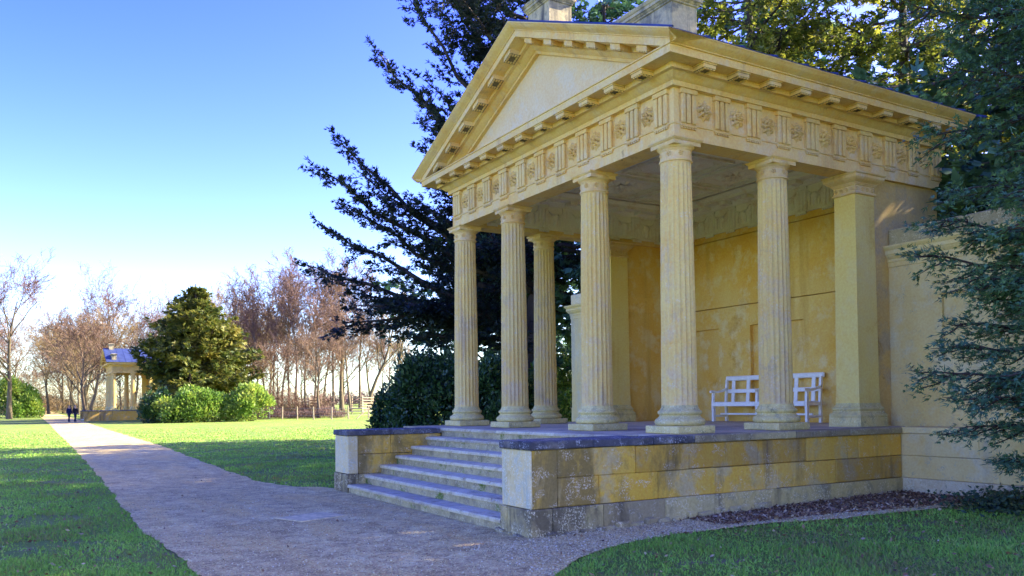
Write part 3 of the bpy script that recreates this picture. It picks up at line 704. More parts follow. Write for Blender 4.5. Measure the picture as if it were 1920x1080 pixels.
def strip(name, mat, A_, B_, nw, lift, label):
    """sheet between two edge lines (arrays of x, y), nw cells across"""
    A_, B_ = np.asarray(A_), np.asarray(B_); t = np.linspace(0, 1, nw+1)[None, :, None]
    Pm = A_[:, None, :]*(1-t)+B_[:, None, :]*t; z = hgt(Pm[..., 0], Pm[..., 1])+lift
    V = np.concatenate([Pm, z[..., None]], -1).reshape(-1, 3); n = len(A_)
    I = np.arange(n*(nw+1)).reshape(n, nw+1)
    F = np.stack([I[:-1, :-1], I[:-1, 1:], I[1:, 1:], I[1:, :-1]], -1).reshape(-1, 4)
    return tag(place(name, np_mesh(name, V, F, mat, True)), label, kind='structure')
def wob(y, s, amp):
    return amp*(np.sin(y*1.7+s)+0.6*np.sin(y*4.1+2*s)+0.5*np.sin(y*9.3+s*3)+0.35*np.sin(y*23+s))/1.6
LY = np.array([-80, -20, -0.7, 3.4, 12, 27, 78, 110, 200, 320]); LX = np.array([-6.4, -6.5, -6.71, -6.80, -6.55, -6.25, -5.45, -5.2, -4.6, -4.0])
RY = np.array([-80, -20, -4, -2.7, -1.2, 0, 4.8, 6.3, 6.9, 7.3, 9, 11.3, 20, 29, 62, 110, 200, 320]); RX = np.array([-3.6, -3.8, -4.05, -3.95, -3.0, -2.8, -2.8, -2.85, -3.05, -3.5, -3.75, -3.72, -3.35, -2.95, -2.25, -1.7, -1.0, -0.4])
PY = np.unique(np.concatenate((np.arange(-80, -10, 4), np.arange(-10, 40, 0.12), np.arange(40, 120, 0.8), np.arange(120, 321, 5))))
def path_left(y): return np.interp(y, LY, LX)+wob(y, 0.3, 0.035)
def path_right(y): return np.interp(y, RY, RX)+wob(y, 1.9, 0.05)
strip('path', M['gravel'], np.stack([path_left(PY), PY], 1), np.stack([path_right(PY), PY], 1), 10, 0.012, 'broad pale gravel path running away beside the temple steps')
AX = np.array([-4.2, -3.9, -3.19, -2.37, -1.54, -0.39, 0.96, 2.93, 4.0, 4.6]); AY = np.array([-2.9, -2.6, -2.05, -1.66, -1.55, -1.62, -2.0, -2.2, -2.6, -3.0])
ax = np.arange(-4.0, 4.5, 0.06)
def apron(x): return np.interp(x, AX, AY)+wob(x, 0.7, 0.035)
strip('gravel_apron', M['gravel'], np.stack([ax, apron(ax)], 1), np.stack([ax, np.full_like(ax, -0.55)], 1), 8, 0.016, 'strip of gravel along the foot of the temple podium')
mx = np.arange(0.3, 4.9, 0.08); my = np.clip(np.interp(mx, [0.3, 1.2, 2.2, 3.2, 4.9], [-0.85, -1.35, -1.75, -2.0, -2.5])+wob(mx, 2, 0.06), -9, -0.8)
strip('leaf_mould', M['mulch'], np.stack([mx, my], 1), np.stack([mx, np.full_like(mx, -0.6)], 1), 8, 0.022, 'purple brown leaf mould under the garden wall')
# inspection slab in the path
sl_ = MB().cbox(-0.40, 0.40, -0.31, 0.31, -0.04, 0.024, 0.006).build('stone_slab', plain('grey_slab_stone', (0.72,0.57,0.25), 0.9, 0.15, 0.3, 9)); sl_.location = (-4.57, 2.68, 0.0); sl_.rotation_euler.z = 0.35
tag(sl_, 'flat grey stone slab set flush in the gravel in front of the steps', 'slab')

# ------------------------------------------------------------------ foliage tools
def unit(a): return a/np.maximum(np.linalg.norm(a, axis=-1, keepdims=True), 1e-9)
def kites(Pt, D, S, L, W, mid=0.45, curl=0.0):
    """leaf-shaped quads: origin, direction, side vector, length, width"""
    L = np.broadcast_to(np.asarray(L, float), (len(Pt),))[:, None]; W = np.broadcast_to(np.asarray(W, float), (len(Pt),))[:, None]
    Nn = np.cross(D, S)
    a = Pt; b = Pt+D*L*mid+S*W*0.5; c = Pt+D*L+Nn*L*curl; d = Pt+D*L*mid-S*W*0.5
    V = np.stack([a, b, c, d], 1).reshape(-1, 3); F = np.arange(len(Pt)*4).reshape(-1, 4)
    return V, F
def merge(parts):
    Vs, Fs, o = [], [], 0
    for V, F in parts: Vs.append(V); Fs.append(F+o); o += len(V)
    return np.concatenate(Vs), np.concatenate(Fs)
def perp(D, rg):
    r = rg.normal(size=D.shape); return unit(np.cross(D, r))
def fronds(Pt, D, L, W, rg, fan=(0.0, 0.6, -0.6), flat=0.6):
    """small sprays: a fan of kites lying roughly flat"""
    D = unit(D); up = np.tile([0, 0, 1.0], (len(Pt), 1)); S = unit(np.cross(D, up)+1e-6); S = unit(S*flat+perp(D, rg)*(1-flat))
    out = []
    for a in fan:
        d2 = unit(D*math.cos(a)+S*math.sin(a)); s2 = unit(np.cross(np.cross(d2, S), d2)+1e-6) if a else S
        s2 = unit(S-(S*d2).sum(1, keepdims=True)*d2+perp(d2, rg)*0.25)
        out.append(kites(Pt+D*(L*0.12*abs(a))[:, None], d2, s2, L*(1.0 if a == 0 else 0.72)*rg.uniform(0.75, 1.2, len(Pt)), W*rg.uniform(0.7, 1.25, len(Pt))))
    return merge(out)
def leaf_mat(name, cols, trans=0.25, rough=0.55, spec=0.25, clump=0.5, tint=None):
    """leaf colour varies from leaf to leaf and in clumps; some light passes through"""
    m, nt, b = new_mat(name); g = N(nt, "ShaderNodeNewGeometry"); p = world_pos(nt); n = noise(nt, p, clump, 3, 0.6)
    ad = N(nt, "ShaderNodeMath", operation='MULTIPLY_ADD'); nt.links.new(g.outputs['Random Per Island'], ad.inputs[0]); ad.inputs[1].default_value = 0.5; 
    sb = N(nt, "ShaderNodeMath", operation='MULTIPLY_ADD'); nt.links.new(n, sb.inputs[0]); sb.inputs[1].default_value = 1.6; sb.inputs[2].default_value = -0.55
    nt.links.new(sb.outputs[0], ad.inputs[2])
    k = len(cols); c = ramp(nt, ad.outputs[0], [(0.1+0.8*i/(k-1), q) for i, q in enumerate(cols)])
    nt.links.new(c, b.inputs['Base Color']); b.inputs['Roughness'].default_value = rough; b.inputs['Specular IOR Level'].default_value = spec
    tr = N(nt, "ShaderNodeBsdfTranslucent"); nt.links.new(c, tr.inputs['Color'])
    ms = N(nt, "ShaderNodeMixShader"); ms.inputs[0].default_value = trans
    nt.links.new(b.outputs[0], ms.inputs[1]); nt.links.new(tr.outputs[0], ms.inputs[2])
    nt.links.new(ms.outputs[0], nt.nodes["Material Output"].inputs['Surface']); return m
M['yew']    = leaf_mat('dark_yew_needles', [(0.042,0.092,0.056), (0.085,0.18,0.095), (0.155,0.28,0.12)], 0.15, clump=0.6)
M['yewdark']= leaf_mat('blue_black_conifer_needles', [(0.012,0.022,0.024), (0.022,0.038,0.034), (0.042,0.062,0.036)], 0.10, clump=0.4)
M['yewlit'] = leaf_mat('sunlit_yew_needles', [(0.06,0.10,0.02), (0.20,0.23,0.03), (0.46,0.42,0.06)], 0.45, clump=0.35)  # yew needles with sunlight put into the colour
M['yewgoldlit']= leaf_mat('golden_lit_yew_needles', [(0.05,0.085,0.02), (0.15,0.165,0.03), (0.30,0.24,0.05)], 0.35, clump=0.25)  # golden sunlight on the far yew painted into its needles
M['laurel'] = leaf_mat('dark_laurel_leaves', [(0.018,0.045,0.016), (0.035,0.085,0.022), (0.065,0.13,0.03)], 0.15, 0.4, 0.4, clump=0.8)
M['laurellit'] = leaf_mat('sunlit_laurel_leaves', [(0.06,0.14,0.022), (0.18,0.30,0.04), (0.42,0.46,0.08)], 0.45, 0.4, 0.4, clump=0.35)  # lit copy of the laurel leaves, sunshine in the colour
M['ivy']    = leaf_mat('ground_ivy_leaves', [(0.03,0.06,0.035), (0.06,0.11,0.05), (0.16,0.16,0.04)], 0.2, clump=1.5)
def bark(name, c1, c2, sc=6):
    m, nt, b = new_mat(name); n = noise(nt, world_pos(nt, (1, 1, 0.25)), sc, 5, 0.7); nt.links.new(ramp(nt, n, [(0.3, c1), (0.7, c2)]), b.inputs['Base Color']); bump(nt, b, n, 0.6, 0.03); return m
M['bark']   = bark('dark_conifer_bark', (0.035,0.026,0.02), (0.10,0.075,0.055))
M['barkpale'] = bark('pale_lit_bark', (0.09,0.07,0.04), (0.20,0.155,0.085), 3)
M['barkgrey'] = bark('grey_brown_bark', (0.10,0.072,0.048), (0.20,0.145,0.095), 3)
M['twig']   = bark('tan_twigs', (0.17,0.11,0.05), (0.30,0.215,0.10), 0.6)
M['twigred']= bark('reddish_twigs', (0.14,0.085,0.055), (0.24,0.15,0.095), 0.4)
M['twigmauve'] = bark('mauve_brown_twigs', (0.12,0.07,0.058), (0.24,0.145,0.11), 0.4)

def tubes(segs):
    """segs: list of (p0, p1, r0, r1) -> triangular or hexagonal prisms in bulk"""
    if not segs: return np.zeros((0, 3)), np.zeros((0, 4), int)
    A = np.array([s[0] for s in segs], float); B = np.array([s[1] for s in segs], float); r0 = np.array([s[2] for s in segs]); r1 = np.array([s[3] for s in segs])
    out = []
    for lo, hi, n in ((0, 0.05, 3), (0.05, 1e9, 7)):
        k = (r0 >= lo) & (r0 < hi)
        if not k.any(): continue
        a, b, q0, q1 = A[k], B[k], r0[k], r1[k]; d = unit(b-a); ref = np.where(np.abs(d[:, 2:3]) < 0.9, [[0, 0, 1.0]], [[1.0, 0, 0]])
        u = unit(np.cross(d, ref)); w = np.cross(d, u); V = []
        for c, q in ((a, q0), (b, q1)):
            for i in range(n):
                t = 2*np.pi*i/n; V.append(c+(u*math.cos(t)+w*math.sin(t))*q[:, None])
        m = len(a); V = np.stack(V, 1).reshape(-1, 3); o = np.arange(m)[:, None]*2*n
        F = np.concatenate([np.stack([o[:, 0]+i, o[:, 0]+(i+1) % n, o[:, 0]+n+(i+1) % n, o[:, 0]+n+i], 1) for i in range(n)])
        out.append((V, F))
    return merge(out)

def limb_points(p0, p1, sag, n, rg, wig=0.12):
    """curved limb from p0 to p1 sagging below the chord by sag"""
    t = np.linspace(0, 1, n); P_ = p0[None]*(1-t[:, None])+p1[None]*t[:, None]; P_[:, 2] -= sag*np.sin(np.pi*t**0.8)
    L = np.linalg.norm(p1-p0); P_[1:-1] += rg.normal(0, wig*L/n, (n-2, 3)); return P_

def conifer(name, label, loc, tips, trunk_h, trunk_r, mat, seed, group=None, frond=0.30, fw=0.10, per=11, sec=14, sub=0.42, droop=0.25, cat='tree', trunk_top=None, fan=(0.0, 0.6, -0.6), sec_start=0.15):
    """tips: list of (start height, dx, dy, z, sag) for the main limbs, relative to the foot of the trunk"""
    rg = np.random.default_rng(seed); t = thing(name, label, cat, loc, group=group); segs = []; FP, FD = [], []
    top = np.array(trunk_top if trunk_top else (rg.normal(0, .3), rg.normal(0, .3), trunk_h)); n = 10; tp = limb_points(np.zeros(3), top, 0, n, rg, 0.04); tp[0, 2] = -0.3
    for i in range(n-1): segs.append((tp[i], tp[i+1], trunk_r*(1-0.9*i/(n-1))*(1.35 if i == 0 else 1), trunk_r*(1-0.9*(i+1)/(n-1))))
    for z0, dx, dy, z1, sag in tips:
        f = min(0.98, z0/trunk_h); p0 = np.array([np.interp(f, np.linspace(0, 1, n), tp[:, k]) for k in range(3)])
        p1 = np.array([dx, dy, z1]); L = np.linalg.norm(p1-p0)
        if L < 0.3: continue
        m = 9; lp = limb_points(p0, p1, sag, m, rg, 0.10); r = 0.018*L+0.015
        for i in range(m-1): segs.append((lp[i], lp[i+1], r*(1-0.85*i/(m-1)), r*(1-0.85*(i+1)/(m-1))))
        ns = max(4, int(sec*(0.5+L/8)))
        for s in range(ns):
            u = sec_start+(1-sec_start)*(s+rg.random())/ns; k = u*(m-1); i = min(int(k), m-2); q = lp[i]*(1-(k-i))+lp[i+1]*(k-i); d = unit(lp[i+1]-lp[i])
            side = unit(np.cross(d, [0, 0, 1.0])+1e-6)*(1 if s % 2 else -1)
            sl = sub*L*(1.0-0.72*u)*rg.uniform(0.6, 1.25)+0.25
            d2 = unit(d*rg.uniform(0.5, 1.1)+side*rg.uniform(0.5, 1.0)+np.array([0, 0, rg.uniform(-0.35, 0.35)])); e = q+d2*sl; e[2] -= droop*sl
            sp_ = limb_points(q, e, 0.05*sl, 5, rg, 0.15)
            for i in range(4): segs.append((sp_[i], sp_[i+1], 0.016*(1-i/5), 0.016*(1-(i+1)/5)))
            nf = max(3, int(per*sl)); tt = rg.uniform(0.1, 1.0, nf)**0.8*4; ii = np.minimum(tt.astype(int), 3); fr_ = (tt-ii)[:, None]
            pp = sp_[ii]*(1-fr_)+sp_[ii+1]*fr_; dd = unit(np.tile(d2, (nf, 1))+rg.normal(0, 0.55, (nf, 3))+np.array([0, 0, -droop]))
            FP.append(pp+rg.normal(0, 0.05, (nf, 3))); FD.append(dd)
    FP = np.concatenate(FP); FD = np.concatenate(FD)
    V, F = tubes(segs); place('trunk', np_mesh('trunk', V, F, M['bark'], True), t)
    V, F = fronds(FP, FD, frond*rg.uniform(0.6, 1.3, len(FP)), fw*rg.uniform(0.7, 1.3, len(FP)), rg, fan)
    place('crown', np_mesh('crown', V, F, mat), t); return t
def whorl(rg, n, z0, z1, R, rise=0.1, az=None):
    """random limbs all round: R(height fraction) gives the reach"""
    out = []
    for i in range(n):
        f = (i+rg.random())/n; z = z0+(z1-z0)*f; a = rg.uniform(0, 2*math.pi) if az is None else rg.uniform(*az); q = R(f)*rg.uniform(0.7, 1.12)
        out.append((z, math.cos(a)*q, math.sin(a)*q, z+q*rg.uniform(rise-0.25, rise+0.25), q*rg.uniform(0.0, 0.12)))
    return out

# ------------------------------------------------------------------ conifers round the temple
def rd(r, d): return r*RT.x+d*FW.x, r*RT.y+d*FW.y         # survey offsets to world offsets
rg0 = np.random.default_rng(5)
tips = []
for z0, r, dd, z1, sag in [(8.5,-5.4,0.5,13.9,0.5),(9.5,-4.2,-0.8,15.2,0.4),(9.0,-3.8,1.2,12.3,0.6),(10.5,-3.0,0.6,16.6,0.3),
        (5.8,-7.4,0.0,9.7,0.7),(5.6,-6.4,-1.2,10.2,0.6),(5.4,-6.6,1.0,8.6,0.6),(4.6,-7.7,0.2,6.4,0.4),(4.8,-7.0,-0.9,7.5,0.5),(4.4,-6.6,1.3,5.9,0.4),
        (4.4,-6.9,0.0,4.2,-0.5),(4.2,-6.0,-1.0,4.9,-0.3),(4.0,-5.4,0.9,5.2,-0.2),(4.2,-4.6,-1.6,5.0,0.0),(3.6,-4.6,-0.4,3.9,-0.1),(6.2,-5.6,-1.8,9.0,0.4),(7.0,-3.4,-1.5,10.6,0.4),(6.6,-4.4,2.0,9.2,0.4),(8.0,-3.2,1.8,11.6,0.4)]:
    dx, dy = rd(r, dd); tips.append((z0, dx, dy, z1, sag))
for i in range(26):                                          # dense inner boughs on the open side
    a = rg0.uniform(-1.0, 1.0); L = rg0.uniform(2.0, 3.9); z = rg0.uniform(5.0, 18); dx, dy = rd(-L*math.cos(a), L*math.sin(a)); tips.append((z-0.8, dx, dy, z+L*rg0.uniform(0.1, 0.6), 0.3))
for i in range(30):                                          # inner limbs between temple and sky
    a = rg0.uniform(-2.6, 2.6); L = rg0.uniform(2.2, 4.8); z = rg0.uniform(3.0, 18); dx, dy = rd(-L*math.cos(a)*0.9, L*math.sin(a)); tips.append((z, dx, dy, z+L*rg0.uniform(-0.1, 0.5), 0.3))
x, y = site(0.9, 28.5)
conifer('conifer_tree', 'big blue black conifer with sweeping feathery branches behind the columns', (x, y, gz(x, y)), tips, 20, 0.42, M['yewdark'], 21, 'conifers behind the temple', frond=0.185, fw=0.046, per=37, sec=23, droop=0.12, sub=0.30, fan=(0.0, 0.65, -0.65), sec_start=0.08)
def yew(name, label, r, d, h, R, mat, seed, n=90, z0=2.0, group=None, **kw):
    rg = np.random.default_rng(seed); x, y = site(r, d)
    prof = kw.pop('prof', lambda f: R*(0.75+0.5*math.sin(math.pi*(0.15+0.8*f)))*(1-0.75*max(0, f-0.35)/0.65))
    return conifer(name, label, (x, y, gz(x, y)), whorl(rg, n, z0, h*0.96, prof, kw.pop('rise', 0.15)), h, kw.pop('tr', 0.35), mat, seed, group, **kw)
G1 = 'conifers behind the temple'
yew('yew_tree', 'yew with a crown painted sunlit yellow green rising over the middle of the temple roof', 7.6, 25.5, 16.5, 4.6, M['yewlit'], 31, 95, 4.0, G1, per=21, frond=0.24, fw=0.058)
yew('yew_tree', 'yew painted sunlit yellow green behind the end of the temple cornice', 11.4, 24.0, 17.0, 4.2, M['yewlit'], 32, 90, 3.0, G1, per=21, frond=0.24, fw=0.058)
yew('yew_tree', 'dark yew whose crown fills the gap between the two roof pedestals', 3.4, 30.0, 17.5, 4.8, M['yew'], 33, 95, 3.0, G1, per=9, frond=0.36, fw=0.13)
yew('yew_tree', 'dark yew standing behind the far corner of the temple', 0.2, 38.0, 15.5, 4.8, M['yew'], 34, 80, 2.0, G1, per=9, frond=0.40, fw=0.14)
yew('yew_tree', 'dark green yew over the garden wall at the edge of the photograph', 13.6, 19.0, 16.5, 4.0, M['yew'], 35, 90, 3.0, G1, per=12, frond=0.30, fw=0.10)
yew('yew_tree', 'tall dark yew standing furthest back above the temple roof', 10.6, 34.0, 21.0, 5.4, M['yew'], 36, 85, 5.0, G1, per=8, frond=0.42, fw=0.15)
yew('yew_tree', 'tall dark yew furthest back above the end of the cornice', 16.6, 30.0, 20.0, 5.2, M['yew'], 37, 85, 4.0, G1, per=8, frond=0.42, fw=0.15)
# more of the same belt behind the wall, out of the picture, whose shade falls over the foreground
for i, (x, y, h) in enumerate([(11.0,-7.6,16.0), (10.5,-1.5,16.0), (12.8,-4.4,16.5)]):
    rg = np.random.default_rng(60+i)
    t = conifer('yew_tree', ['tall yew behind the garden wall just outside the frame', 'bushy yew directly behind the rear wall of the temple', 'tall yew hidden behind the near yew and the garden wall'][i], (x, y, gz(x, y)),
        whorl(rg, 80, 0.8, h*0.95, lambda f: 4.3*(0.8+0.4*math.sin(math.pi*(0.1+0.8*f)))*(1-0.7*max(0, f-0.4)/0.6), 0.12), h, 0.35, M['yew'], 60+i, G1, frond=0.33, fw=0.14, per=13)
# near yew in front of the garden wall
tips = []
rg1 = np.random.default_rng(8)
for z0, r, dd, z1, sag in [(5.2,-2.9,0.6,4.9,0.1),(5.6,-2.8,0.2,5.6,0.2),(4.4,-2.5,0.5,4.15,0.1),(3.7,-2.9,0.4,3.75,0.15),(3.3,-2.9,0.7,3.35,0.15),(3.0,-2.5,0.2,3.0,0.1),(2.5,-2.5,0.5,2.45,0.1),(2.2,-2.8,0.3,2.15,0.1),(1.8,-3.0,0.5,1.85,0.1),(1.6,-2.6,0.1,1.5,0.1),(1.3,-2.5,0.4,1.15,0.1),(1.0,-1.9,0.3,0.75,0.1),(0.8,-1.5,0.0,0.45,0.05),
       (6.4,-3.0,0.7,6.6,0.2),(7.0,-3.3,0.5,7.4,0.2),(7.6,-3.0,0.9,8.3,0.2),(2.8,-2.0,-0.6,2.6,0.1),(3.8,-2.2,-0.5,3.9,0.1),(1.6,-1.9,-0.5,1.5,0.1),(2.0,-2.2,-0.3,1.8,0.1)]:
    dx, dy = rd(r*0.74, dd); tips.append((z0, dx, dy, z1, sag))
for i in range(44):
    a = rg1.uniform(-1.1, 1.3); L = rg1.uniform(1.0, 1.8); z = rg1.uniform(0.6, 9.5); dx, dy = rd(-L*math.cos(a), L*math.sin(a)); tips.append((z, dx, dy, z+L*rg1.uniform(-0.25, 0.15), 0.1))
for i in range(26):
    a = rg1.uniform(1.3, 5.2); L = rg1.uniform(1.5, 3.2); z = rg1.uniform(1.0, 11); dx, dy = rd(-L*math.cos(a), L*math.sin(a)); tips.append((z, dx, dy, z+L*rg1.uniform(-0.2, 0.2), 0.1))
x, y = site(7.55, 10.1)
conifer('yew_tree', 'dark blue green yew hanging in front of the garden wall beside the temple', (x, y, gz(x, y)), tips, 12, 0.26, M['yew'], 9, frond=0.092, fw=0.018, per=88, sec=26, droop=0.22, sub=0.30, fan=(0.0, 0.65, -0.65), sec_start=0.2)

# ------------------------------------------------------------------ bushes
def bush(name, label, loc, rx, ry, h, n, leaf, mat, seed, group=None, cat='bush', rz=0.0, lw=0.45, stems=7):
    rg = np.random.default_rng(seed); t = thing(name, label, cat, loc, rz, group)
    k = 16; cc = unit(rg.normal(size=(k, 3))); cc[:, 2] = np.abs(cc[:, 2])*0.9; cr = rg.uniform(0.28, 0.5, k)       # lobes
    cc = cc*(1-cr[:, None]*0.7); i = rg.integers(0, k, n); d = unit(rg.normal(size=(n, 3))); d[:, 2] = np.where(rg.random(n) < 0.75, np.abs(d[:, 2]), d[:, 2])
    q = cc[i]+d*(cr[i]*rg.uniform(0.65, 1.08, n))[:, None]; q[:, 2] = np.abs(q[:, 2])
    Pt = q*np.array([rx, ry, h*0.92]); D = unit(d+rg.normal(0, 0.6, (n, 3))+np.array([0, 0, 0.3])); S = perp(D, rg)
    V, F = kites(Pt, D, S, leaf*rg.uniform(0.6, 1.3, n), leaf*lw*rg.uniform(0.7, 1.3, n), 0.5, 0.1); place('foliage', np_mesh('foliage', V, F, mat), t)
    mb = MB()
    for s in range(stems):
        a = rg.uniform(0, 6.28); e = cc[s % k]*np.array([rx, ry, h])*0.85; mb.tube([(0.15*math.cos(a)*rx, 0.15*math.sin(a)*ry, -0.1), tuple(e*np.array([0.5,0.5,0.55])), tuple(e)], [0.02+0.012*h, 0.012+0.008*h, 0.008], 5)
    mb.build('stem', M['bark'], t); return t
def sbush(name, label, r, d, *a, **k): x, y = site(r, d); return bush(name, label, (x, y, gz(x, y)), *a, **k)
GB = 'laurels growing beside the temple'
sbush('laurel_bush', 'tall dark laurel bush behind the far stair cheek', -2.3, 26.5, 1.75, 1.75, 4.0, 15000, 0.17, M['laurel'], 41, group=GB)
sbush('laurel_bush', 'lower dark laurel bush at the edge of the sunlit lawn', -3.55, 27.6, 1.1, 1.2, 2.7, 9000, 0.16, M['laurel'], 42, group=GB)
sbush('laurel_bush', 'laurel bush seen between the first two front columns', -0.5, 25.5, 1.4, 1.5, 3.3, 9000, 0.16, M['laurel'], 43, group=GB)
sbush('laurel_bush', 'laurel painted sunlit green seen between the columns by the short garden wall', 1.5, 27.0, 1.6, 1.6, 3.4, 9000, 0.17, M['laurellit'], 44, group=GB)
GH = 'laurels beside the far temple'
sbush('laurel_bush', 'rounded laurel painted dark as shaded, touching the far temple', -34.6, 81.5, 1.6, 1.6, 3.7, 5000, 0.30, M['laurel'], 45, group=GH)  # shadowed end of the laurels, its shade put in as darker leaves
sbush('laurel_bush', 'broad laurel painted sunlit green beside the far temple', -31.2, 82.0, 3.7, 2.0, 4.0, 14000, 0.32, M['laurellit'], 46, group=GH)
sbush('laurel_bush', 'laurel painted sunlit yellow green at the thicket end of the laurels', -26.3, 84.0, 2.7, 2.0, 3.9, 10000, 0.32, M['laurellit'], 47, group=GH)
sbush('yew_bush', 'green conifer bush behind the tall bare tree at the edge of the photograph', -70, 117, 3.6, 3.2, 6.0, 9000, 0.40, M['laurellit'], 48)
sbush('yew_bush', 'dark evergreen closing the far end of the path', -124, 218, 9, 6, 4.6, 6000, 0.7, M['yewdark'], 49)
yew('yew_tree', 'big yew painted golden-lit with a pointed crown beside the far temple', -34.2, 91.0, 14.8, 6.6, M['yewgoldlit'], 51, 170, 3.2, None, tr=0.5, per=8, frond=0.57, fw=0.22,
    prof=lambda f: 7.3*(1-f)**0.9+0.35, rise=0.25, droop=0.1)

# ------------------------------------------------------------------ leafless trees
def bare_meshes(tag_, seed, h, r, twig, kind='broad', bk='barkgrey', dens=1.0):
    rg = np.random.default_rng(seed); big, fine = [], []
    def grow(p, d, L, r, lev):
        n = 7 if lev == 0 else 4 if lev < 2 else 3; pts = [p]; q = p.copy(); e = d.copy()
        for i in range(n):
            e = unit(e+rg.normal(0, 0.10+0.05*lev, 3)+np.array([0, 0, 0.05 if lev else 0.0])); q = q+e*L/n; pts.append(q.copy())
        for i in range(n):
            k_ = 0.85 if lev == 0 else 0.6; a, b = r*(1-k_*i/n), r*(1-k_*(i+1)/n); (big if a > 0.045 else fine).append((pts[i], pts[i+1], max(a, 0.021), max(b, 0.015)))
        if lev >= 4: return
        k = {'broad': (15, 6, 6, 5), 'slender': (17, 5, 5, 4)}[kind][lev]; k = max(2, int(round(k*dens))) if lev else k
        for c in range(k):
            f = (0.30+0.70*(c+rg.random())/k if lev == 0 else 0.25+0.75*(c+rg.random())/k); i = min(int(f*n), n-1); b = pts[i]+(pts[i+1]-pts[i])*(f*n-i)
            ax = unit(pts[i+1]-pts[i]); a = rg.uniform(0, 6.283); u = unit(np.cross(ax, [0.3, 0.2, 0.9])); w = np.cross(ax, u); sd = u*math.cos(a)+w*math.sin(a)
            sp_ = {'broad': (0.95, 0.85, 0.8, 0.8), 'slender': (0.5, 0.6, 0.7, 0.75)}[kind][lev]*rg.uniform(0.7, 1.2)
            nd = unit(ax*math.cos(sp_)+sd*math.sin(sp_)+np.array([0, 0, 0.15]))
            ll = L*{'broad': (0.58, 0.52, 0.50, 0.5), 'slender': (0.36, 0.5, 0.5, 0.5)}[kind][lev]*rg.uniform(0.7, 1.2)*(1.15-0.55*f if lev == 0 else 1)
            grow(b, nd, ll, r*(1-(0.8 if lev == 0 else 0.55)*f)*(0.52 if lev == 0 else 0.5), lev+1)
    grow(np.zeros(3), np.array([0, 0, 1.0]), h*0.72 if kind == 'broad' else h*0.9, r, 0)
    big[0] = (big[0][0]-np.array([0, 0, 0.4]), big[0][1], r*1.3, big[0][3])
    V, F = tubes(big); a = np_mesh('trunk', V, F, M[bk], True)
    V, F = tubes(fine); b = np_mesh('crown', V, F, M[twig]); return a, b
BT = {'beech': bare_meshes('b', 71, 21, 0.34, 'twigmauve', bk='barkpale'), 'lime': bare_meshes('l', 72, 19, 0.30, 'twig', bk='barkpale'), 'red': bare_meshes('r', 73, 13, 0.22, 'twigred', bk='barkgrey'),
      'slim': bare_meshes('s', 74, 17, 0.16, 'twigmauve', 'slender', 'barkgrey'), 'slim2': bare_meshes('t', 75, 16, 0.15, 'twigred', 'slender', 'barkpale'), 'open': bare_meshes('o', 76, 18, 0.26, 'twig', 'slender', 'barkpale', 0.8)}
def bare(kind, label, r, d, s=1.0, group=None, rz=None, tilt=0.0, sxy=1.0):
    x, y = site(r, d); t = thing('bare_tree', label, 'tree', (x, y, gz(x, y)), random.uniform(0, 6.28) if rz is None else rz, group)
    if tilt: t.rotation_euler.x = tilt
    for nm, me in zip(('trunk', 'crown'), BT[kind]): place(nm, me, t, scale=(s*sxy, s*sxy, s))
    return t
GA, GT, GW = 'leafless avenue trees by the far temple', 'leafless trees of the thicket', 'leafless trees of the wood beyond'
bare('beech', 'tall leafless tree with a pale trunk at the edge of the photograph beside the path', -65.5, 109, 1.03, GA)
bare('beech', 'broad leafless tree spreading above the roof of the far temple', -58.5, 122, 1.02, GA)
bare('red', 'smaller leafless tree with reddish twigs and a dark trunk in front of the far temple', -51.5, 101, 1.05, GA)
bare('lime', 'leafless tree whose twigs show behind the golden-lit yew', -46.0, 128, 1.05, GA)
bare('lime', 'leafless tree at the thicket side of the golden-lit yew', -42.5, 132, 1.02, GA)
pos = ['nearest', 'second', 'third', 'fourth', 'fifth', 'sixth', 'seventh', 'eighth']
for i in range(8):
    d = 112+i*9; r = (169-960-i*7.0)/1569*d
    bare(['lime', 'beech', 'open', 'lime'][i % 4], '%s of the sunlit trunks lining the path left of the far temple' % pos[i], r, d, 0.80+0.03*(i % 3), GA, tilt=random.uniform(-0.05, 0.05))
ordn = ['first', 'second', 'third', 'fourth', 'fifth', 'sixth', 'seventh', 'eighth', 'ninth', 'tenth', 'eleventh', 'twelfth', 'thirteenth', 'fourteenth', 'fifteenth', 'sixteenth', 'seventeenth', 'eighteenth', 'nineteenth', 'twentieth', 'twenty-first', 'twenty-second']
for i in range(22):
    r = -122+i*4.6+random.uniform(-1.6, 1.6); d = 165+random.uniform(-14, 30)
    bare(['lime', 'red', 'lime', 'beech'][i % 4], '%s tree from the photo edge in the tan leafless wood beyond the path' % ordn[i], r*d/170, d, random.uniform(0.80, 1.1), GW)
th = [(455,112,'slim',0.95),(468,118,'slim',0.9),(483,109,'slim',1.0),(498,114,'slim2',0.98),(512,120,'slim',1.05),(527,108,'slim2',1.0),(541,113,'slim',1.05),(556,106,'slim',1.08),(574,116,'slim2',1.1),(590,108,'slim',1.0),(606,119,'slim2',1.1),(624,112,'slim',1.12),(641,117,'open',1.1),(658,110,'slim2',1.05),(674,121,'slim',1.1),(690,116,'open',1.0)]
words = ['first', 'second', 'third', 'fourth', 'fifth', 'sixth', 'seventh', 'eighth', 'ninth', 'tenth', 'eleventh', 'twelfth', 'thirteenth', 'fourteenth', 'fifteenth', 'sixteenth']
for i, (px, d, k, s) in enumerate(th):
    bare(k, '%s slender leafless tree of the thicket counted from the golden-lit yew' % words[i], (px-960)/1569*d, d, s, GT, tilt=random.uniform(-0.04, 0.04), sxy=1.1)
bare('red', 'low spreading leafless tree with red twigs standing before the thicket', -21.5, 93, 0.80, GT)
